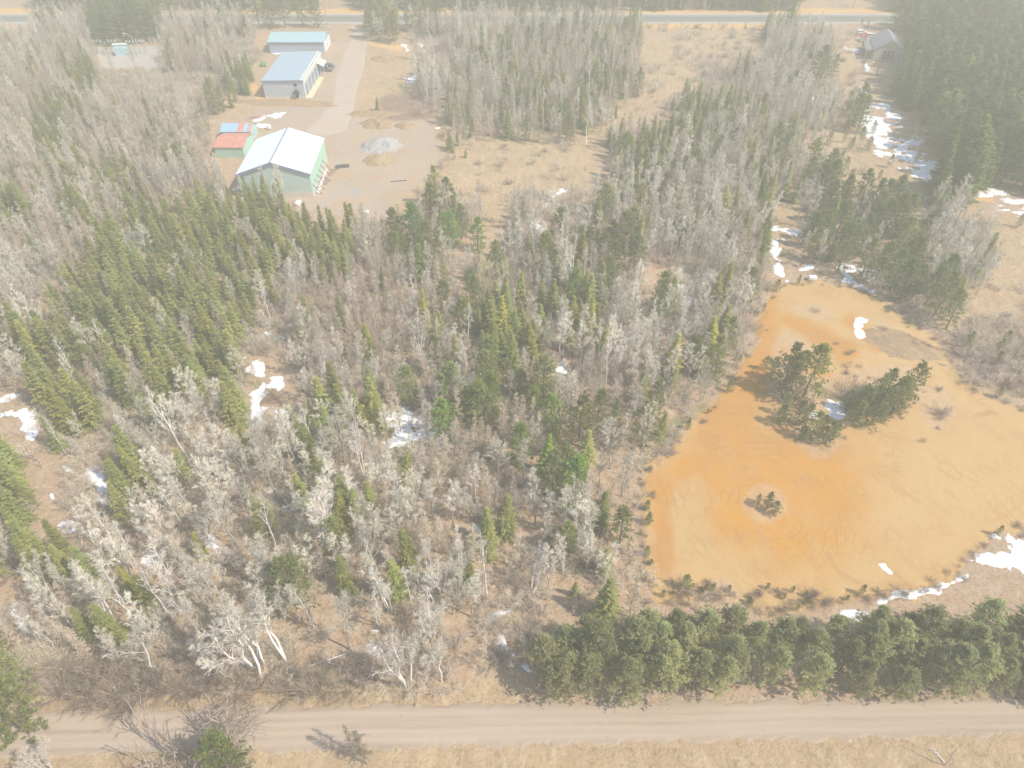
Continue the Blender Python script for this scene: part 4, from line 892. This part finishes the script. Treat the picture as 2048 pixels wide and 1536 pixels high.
for n_, (x, y) in enumerate(cand):
    if bad[n_]: continue
    z_ = cell(mx_[n_] + jit[n_] * .6, my_[n_] + jit2[n_] * .35)
    bz = cell(bx[n_], by[n_])
    if z_ == '.' or (bz == '.' and rnd.random() < .8): continue
    if by[n_] < 26: z_ = 'm' if rnd.random() < .6 else 'd'
    sp_, mix_ = MIX[z_]
    if snowm[n_] and rnd.random() < .8: continue
    if z_ != '.' and 1180 < bx[n_] < 1300 and by[n_] > 1130 and z_ in 'pP' and my_[n_] < 1200: continue
    if 800 < bx[n_] < 1150 and 385 < by[n_] < 440 and rnd.random() < .7: continue
    if z_ == 'P' and by[n_] < 1290: continue
    if not far_enough(x, y, sp_): continue
    u = rnd.random(); k_ = mix_[-1][0]
    for a_, b_ in mix_:
        if u < b_: k_ = a_; break
        u -= b_
    lo, hi = HT[k_]; H = rnd.uniform(lo, hi)
    if z_ == 'd': H = rnd.uniform(13, 17)
    if z_ == 'q': H = rnd.uniform(12, 16)
    if z_ == 'P': H = rnd.uniform(7.5, 11.5)
    if z_ == 'y': H = rnd.uniform(2.5, 4.5) if k_ == 'pine' else H
    if z_ in 'xz' and k_ in ('spruce', 'bare'): H = rnd.uniform(2.5, 6)
    tone = None
    if z_ == 'd': tone = (.60, .72, .52)
    elif z_ == 'P': tone = (.95, 1., .95)
    elif z_ == 'g' and k_ in ('larch', 'bare'): tone = (.95, .92, .93)
    elif k_ == 'spruce' and rnd.random() < .12: tone = (1.22, 1.12, .8)
    elif z_ == 'b' and k_ in ('bare', 'birch'): tone = (1.16, 1.18, 1.18)
    elif z_ == 'h' and k_ == 'shrub': tone = (.9, .9, .95)
    TREES.append(dict(k=k_, x=x, y=y, H=H, tone=tone, note=None, var=None))
    if len(TREES) > 16000: break
print('trees', len(TREES), {k: sum(1 for t in TREES if t['k'] == k) for k in KINDS})

# landmarks the labels point to
LM = [((560, 330), 'the mint metal barn'), ((580, 150), 'the grey workshop'), ((600, 95), 'the aqua-roofed shed'), ((465, 290), 'the rusty-roofed shed'), ((235, 110), 'the transformer pad'), ((760, 285), 'the grey rock pile'), ((757, 320), 'the tan soil heap'), ((720, 40), 'the highway turnoff'), ((830, 155), 'the snow by the driveway'), ((1760, 100), 'the grey house'), ((1700, 150), 'the open lot below the house'),
 ((1790, 300), 'the long blue-shadowed snow strip'), ((1610, 170), 'the snowy lane beside pale trees'), ((2010, 410), 'the far right snowdrift'), ((1570, 460), 'the snow above the sand pit'), ((1555, 530), 'the snow tongue beside the sand pit'), ((1715, 550), 'the snowdrift by the power pole'), ((1700, 640), 'the snow on the sand'), ((1670, 832), 'the snow on the sand pit island'), ((1530, 1010), 'the bush ringed by tyre tracks'), ((2010, 1100), 'the snowbank beyond the sand pit'), ((1820, 1185), 'the snow edging the pine row'), ((1460, 1190), 'the sand pit bottom edge'), ((1310, 1150), 'the mauve brush beside the sand'), ((1300, 930), 'the orange sand fringe'), ((1450, 780), 'the narrow orange track'), ((1385, 600), 'the broken snow in grey woods'), ((1360, 120), 'the scrubby field by the highway'), ((1100, 270), 'the tawny field'), ((1110, 400), 'the snow at the field edge'), ((1080, 225), 'the far woods edge'),
 ((1090, 730), 'the bright snow patch in brown larches'), ((1040, 680), 'the small shaded snow patch'), ((940, 755), 'the grey snow streak'), ((830, 860), 'the striped snow under bare trees'), ((838, 960), 'the bluish snow hollow'), ((1010, 1225), 'the hooked snow strip'), ((1025, 1300), 'the snow trail in pine shade'), ((955, 1055), 'the snow specks on leaf litter'), ((870, 1385), 'the straw-coloured verge'), ((910, 575), 'the bare orange-brown gap'), ((985, 480), 'the tan gap between pines'),
 ((520, 740), 'the wide ragged snow patch'), ((515, 820), 'the snow below the spruce stand'), ((560, 1010), 'the snow among white birches'), ((655, 950), 'the faint snow in grey birches'), ((590, 830), 'the snow beside young spruces'), ((195, 965), 'the diagonal snow streak'), ((160, 1065), 'the broad left snow streak'), ((58, 855), 'the crescent snow patch'), ((15, 795), 'the snow at the left edge'), ((257, 892), 'the tiny snow leaf'), ((40, 1240), 'the snow near the big roadside pine'), ((300, 1120), 'the snow under a spreading tree'), ((415, 1080), 'the snow under the leaning birches'), ((210, 800), 'the dark-edged snow pocket'), ((548, 670), 'the snow under tan larches'), ((750, 1300), 'the snow specks by the brush'), ((430, 780), 'the rusty leaf clearing'), ((110, 535), 'the frosty grey thicket'), ((300, 480), 'the spruce stand upper end'), ((330, 620), 'the heart of the spruce stand'), ((150, 250), 'the tan upper left woods'), ((330, 210), 'the brown thicket below the transformer pad'), ((60, 430), 'the tan left edge woods'), ((480, 1400), 'the brushy roadside'), ((1250, 1300), 'the left end of the pine row'), ((1500, 1310), 'the middle of the pine row'), ((1750, 1300), 'the right stretch of the pine row'), ((1950, 1250), 'the shaded end of the pine row'), ((1150, 80), 'the woods before the highway'), ((900, 150), 'the woods beside the gravel drive'), ((1250, 600), 'the grey-green woods right of centre'), ((1230, 850), 'the woods beside the orange sand'), ((1950, 200), 'the dark conifer block'), ((1850, 480), 'the fan of bare trunks'), ((1950, 600), 'the mauve right slope'), ((1420, 420), 'the pale grey hardwoods'), ((1330, 300), 'the pointed spruce line'), ((700, 1480), 'the near road verge')]
LMW = [(G(*p)[:2], n) for p, n in LM]
UN = ['', 'first', 'second', 'third', 'fourth', 'fifth', 'sixth', 'seventh', 'eighth', 'ninth', 'tenth', 'eleventh', 'twelfth', 'thirteenth', 'fourteenth', 'fifteenth', 'sixteenth', 'seventeenth', 'eighteenth', 'nineteenth']
TN = ['', '', 'twenty', 'thirty', 'forty', 'fifty', 'sixty', 'seventy', 'eighty', 'ninety']
TNT = ['', '', 'twentieth', 'thirtieth', 'fortieth', 'fiftieth', 'sixtieth', 'seventieth', 'eightieth', 'ninetieth']
def ordinal(n):
    if n < 20: return UN[n]
    t_, u = divmod(n, 10)
    return TNT[t_] if u == 0 else TN[t_] + '-' + UN[u]
WORD = {'spruce': ('narrow pointed spruce', 'spruces'), 'pine': ('soft-needled pine', 'pines'), 'redpine': ('round-topped pine', 'pines'), 'birch': ('white-barked birch', 'birches'), 'bare': ('leafless grey hardwood', 'hardwoods'), 'larch': ('leafless tan larch', 'larches'), 'shrub': ('bare brown shrub', 'shrubs'), 'snag': ('thin dead sapling', 'saplings')}
for t in TREES:
    px, py = P(t['x'], t['y'], t['H'] * .5); t['px'], t['py'] = px, py
    dist = math.sqrt(t['x'] ** 2 + t['y'] ** 2 + CAM_H ** 2); inf = -30 < px < 2078 and -10 < py < 1560
    t['vis'] = (t['H'] / dist * (1 if inf else .02)) + (9 if t['note'] else 0)
    # landmark
    dd = sorted(((t['x'] - g[0]) ** 2 + (t['y'] - g[1]) ** 2, n) for g, n in LMW)[0]; t['lm'] = dd[1]; t['ld'] = dd[0]
indiv = {}; rest = {}
for k in KINDS:
    L = sorted((t for t in TREES if t['k'] == k), key=lambda t: -t['vis'])
    L_in = [t for t in L if t['vis'] > .012]
    indiv[k] = L_in[:298]; rest[k] = [t for t in L if t not in indiv[k]] if len(L) < 3000 else L[298:]
    cnt = {}
    for t in sorted((t for t in L), key=lambda t: t['ld']): cnt[t['lm']] = cnt.get(t['lm'], 0) + 1; t['rank'] = cnt[t['lm']]
GRP = {'spruce': 'spruces growing in the woods', 'pine': 'soft pines of the woods and clearings', 'redpine': 'tall round-topped pines', 'birch': 'white birches', 'bare': 'leafless grey hardwoods', 'larch': 'leafless tan larches', 'shrub': 'bare brown shrubs', 'snag': 'thin dead saplings'}
for k, L in indiv.items():
    nm, ct, tmat, cmat, part, shp = KINDS[k]
    for t in L:
        vi = t['var'] if t['var'] is not None else rnd.randrange(len(shp)); tme, cme, H0 = PROTO[k][vi][:3]; s_ = t['H'] / H0
        lo, hi = HT[k]; size = 'tall' if t['H'] > lo + .66 * (hi - lo) else ('low' if t['H'] < lo + .3 * (hi - lo) else 'mid-sized')
        colr = ' yellowish' if t['tone'] and t['tone'][0] > 1.2 else ''
        lab = t['note'] or f"{size}{colr} {WORD[k][0]}, {ordinal(t['rank'])} nearest to {t['lm']}"
        o = thing(nm, (t['x'], t['y'], 0), lab, ct, GRP[k], rnd.uniform(0, 6.283))
        o.rotation_euler[0] = rnd.gauss(0, .035); o.rotation_euler[1] = rnd.gauss(0, .035)
        wx = rnd.uniform(.88, 1.18); o.scale = (s_ * wx, s_ * wx, s_)
        a = link('trunk', tme, o); c_ = link(part, cme, o)
        tn = t['tone'] or (1, 1, 1); c_.color = (*tn, 1); a.color = (1, 1, 1, 1)
# the remaining far trees of each kind: one object each
def proto_objects(k):
    out = []
    c = bpy.data.collections.new('shapes_' + k)
    nm, ct, tmat, cmat, part, shp = KINDS[k]
    for i, (tme, cme, H0, tm, v, f) in enumerate(PROTO[k]):
        n = len(v); me = mesh('far_' + nm, v + tm.v, f + [tuple(j + n for j in q_) for q_ in tm.f], [cmat, tmat], False, [0] * len(f) + [1] * len(tm.f))
        ob = bpy.data.objects.new(f'far_{nm}_{i}', me); c.objects.link(ob)
    return c
def scatter(name, k, L, label, tone=(1, 1, 1)):
    me = bpy.data.meshes.new(name); me.from_pydata([(t['x'], t['y'], 0) for t in L], [], [])
    n = len(L)
    me.attributes.new('rot', 'FLOAT_VECTOR', 'POINT').data.foreach_set('vector', [c for t in L for c in (rnd.gauss(0, .035), rnd.gauss(0, .035), rnd.uniform(0, 6.28))])
    H0 = PROTO[k][0][2]; sc = []
    for t in L: s_ = t['H'] / H0; w_ = s_ * rnd.uniform(.88, 1.18); sc += [w_, w_, s_]
    me.attributes.new('sc', 'FLOAT_VECTOR', 'POINT').data.foreach_set('vector', sc); me.attributes.new('idx', 'INT', 'POINT').data.foreach_set('value', [rnd.randrange(len(PROTO[k])) for t in L])
    o = link(name, me); o.color = (*tone, 1)
    ng = bpy.data.node_groups.new('scatter_' + name, 'GeometryNodeTree')
    ng.interface.new_socket('Geometry', in_out='INPUT', socket_type='NodeSocketGeometry'); ng.interface.new_socket('Geometry', in_out='OUTPUT', socket_type='NodeSocketGeometry')
    N = ng.nodes; gi = N.new('NodeGroupInput'); go = N.new('NodeGroupOutput'); ci = N.new('GeometryNodeCollectionInfo'); ip = N.new('GeometryNodeInstanceOnPoints')
    ci.inputs['Collection'].default_value = proto_objects(k); ci.inputs['Separate Children'].default_value = True; ci.inputs['Reset Children'].default_value = True
    def na(nm_, ty): x = N.new('GeometryNodeInputNamedAttribute'); x.data_type = ty; x.inputs['Name'].default_value = nm_; return x.outputs['Attribute']
    ip.inputs['Pick Instance'].default_value = True
    ng.links.new(gi.outputs[0], ip.inputs['Points']); ng.links.new(ci.outputs[0], ip.inputs['Instance'])
    ng.links.new(na('idx', 'INT'), ip.inputs['Instance Index'])
    e2r = N.new('FunctionNodeEulerToRotation'); ng.links.new(na('rot', 'FLOAT_VECTOR'), e2r.inputs[0]); ng.links.new(e2r.outputs[0], ip.inputs['Rotation'])
    ng.links.new(na('sc', 'FLOAT_VECTOR'), ip.inputs['Scale']); ng.links.new(ip.outputs[0], go.inputs[0])
    md = o.modifiers.new('scatter', 'NODES'); md.node_group = ng
    tag(o, label, None, None, 'stuff')
FAR = {'spruce': 'spruce_woods', 'pine': 'pine_woods', 'redpine': 'far_pine_woods', 'birch': 'birch_woods', 'bare': 'hardwood_woods', 'larch': 'larch_woods', 'shrub': 'brushwood', 'snag': 'dead_brush'}
for k, L in rest.items():
    if L:
        dk = [t for t in L if t['tone'] and t['tone'][0] < .7 and t['tone'][1] > .7]; nk = [t for t in L if not (t['tone'] and t['tone'][0] < .7 and t['tone'][1] > .7)]
        if nk: scatter(FAR[k], k, nk, 'mass of farther ' + WORD[k][1] + ' in the woods')
        if dk: scatter('dark_' + FAR[k], k, dk, 'mass of dark ' + WORD[k][1] + ' in the upper right block', (.60, .72, .52))

# low twiggy undergrowth between the trees
PROTO['under'] = []
KINDS['under'] = ('undergrowth', '', 'under', 'under', 'twigs', [])
for sd in range(4):
    tm, v, f, H = shrub(90 + sd, 1.6, 12, 1.0); v = [tuple(c) for c in v]
    PROTO['under'].append((mesh('undergrowth_stems', tm.v, tm.f, 'under'), mesh('undergrowth_twigs', v, f, 'under'), 1.6, tm, v, f))
UL = []
gx, gy = [a.ravel() for a in np.meshgrid(np.arange(-250, 250, 1.55), np.arange(44, 345, 1.55))]
gx = gx + np.random.RandomState(5).uniform(-.9, .9, gx.size); gy = gy + np.random.RandomState(6).uniform(-.9, .9, gy.size)
ux, uy = P(gx, gy); ub = np.zeros(gx.size, bool)
for pl in CLEAR: ub |= sdf_poly(ux, uy, pl) > -4
us_ = caps(ux, uy, SNOW, 1.7) > .15; un = fbm(gx, gy, 10, 4)
for i in range(gx.size):
    if ub[i] or not (-120 < ux[i] < 2170): continue
    z_ = cell(ux[i], uy[i])
    pr = {'.': 0, 'x': .10, 'z': .05, 'y': .04, 'P': .1, 'd': 0, 'h': .8, 'b': .75, 'g': .6, 'm': .5, 'l': .8, 's': .4, 'v': .8, 'p': .35, 'q': .3, 'T': .2}[z_]
    if us_[i]: pr *= .25
    if rnd.random() < pr * (.3 + 1.4 * un[i]): UL.append(dict(x=gx[i], y=gy[i], H=rnd.uniform(.9, 2.8)))
scatter('undergrowth', 'under', UL, 'pale twiggy undergrowth between the trees')
print('under', len(UL))

# ---------------------------------------------------------------- volume added to lay a pale wash over the whole view
hz = MB().box(-1300, 1300, -450, 1600, -1.2, 99).build('added_haze', 'white'); hz.data.materials.clear()
m = bpy.data.materials.new('added_haze_wash'); m.use_nodes = True; nt = m.node_tree; nt.nodes.remove(nt.nodes['Principled BSDF'])
pv = nt.nodes.new('ShaderNodeVolumePrincipled'); pv.inputs['Color'].default_value = (1, .93, .74, 1); pv.inputs['Density'].default_value = WASH_HAZE_D; pv.inputs['Anisotropy'].default_value = 0.0
nt.links.new(pv.outputs[0], nt.nodes['Material Output'].inputs['Volume']); hz.data.materials.append(m)
tag(hz, kind='stuff')
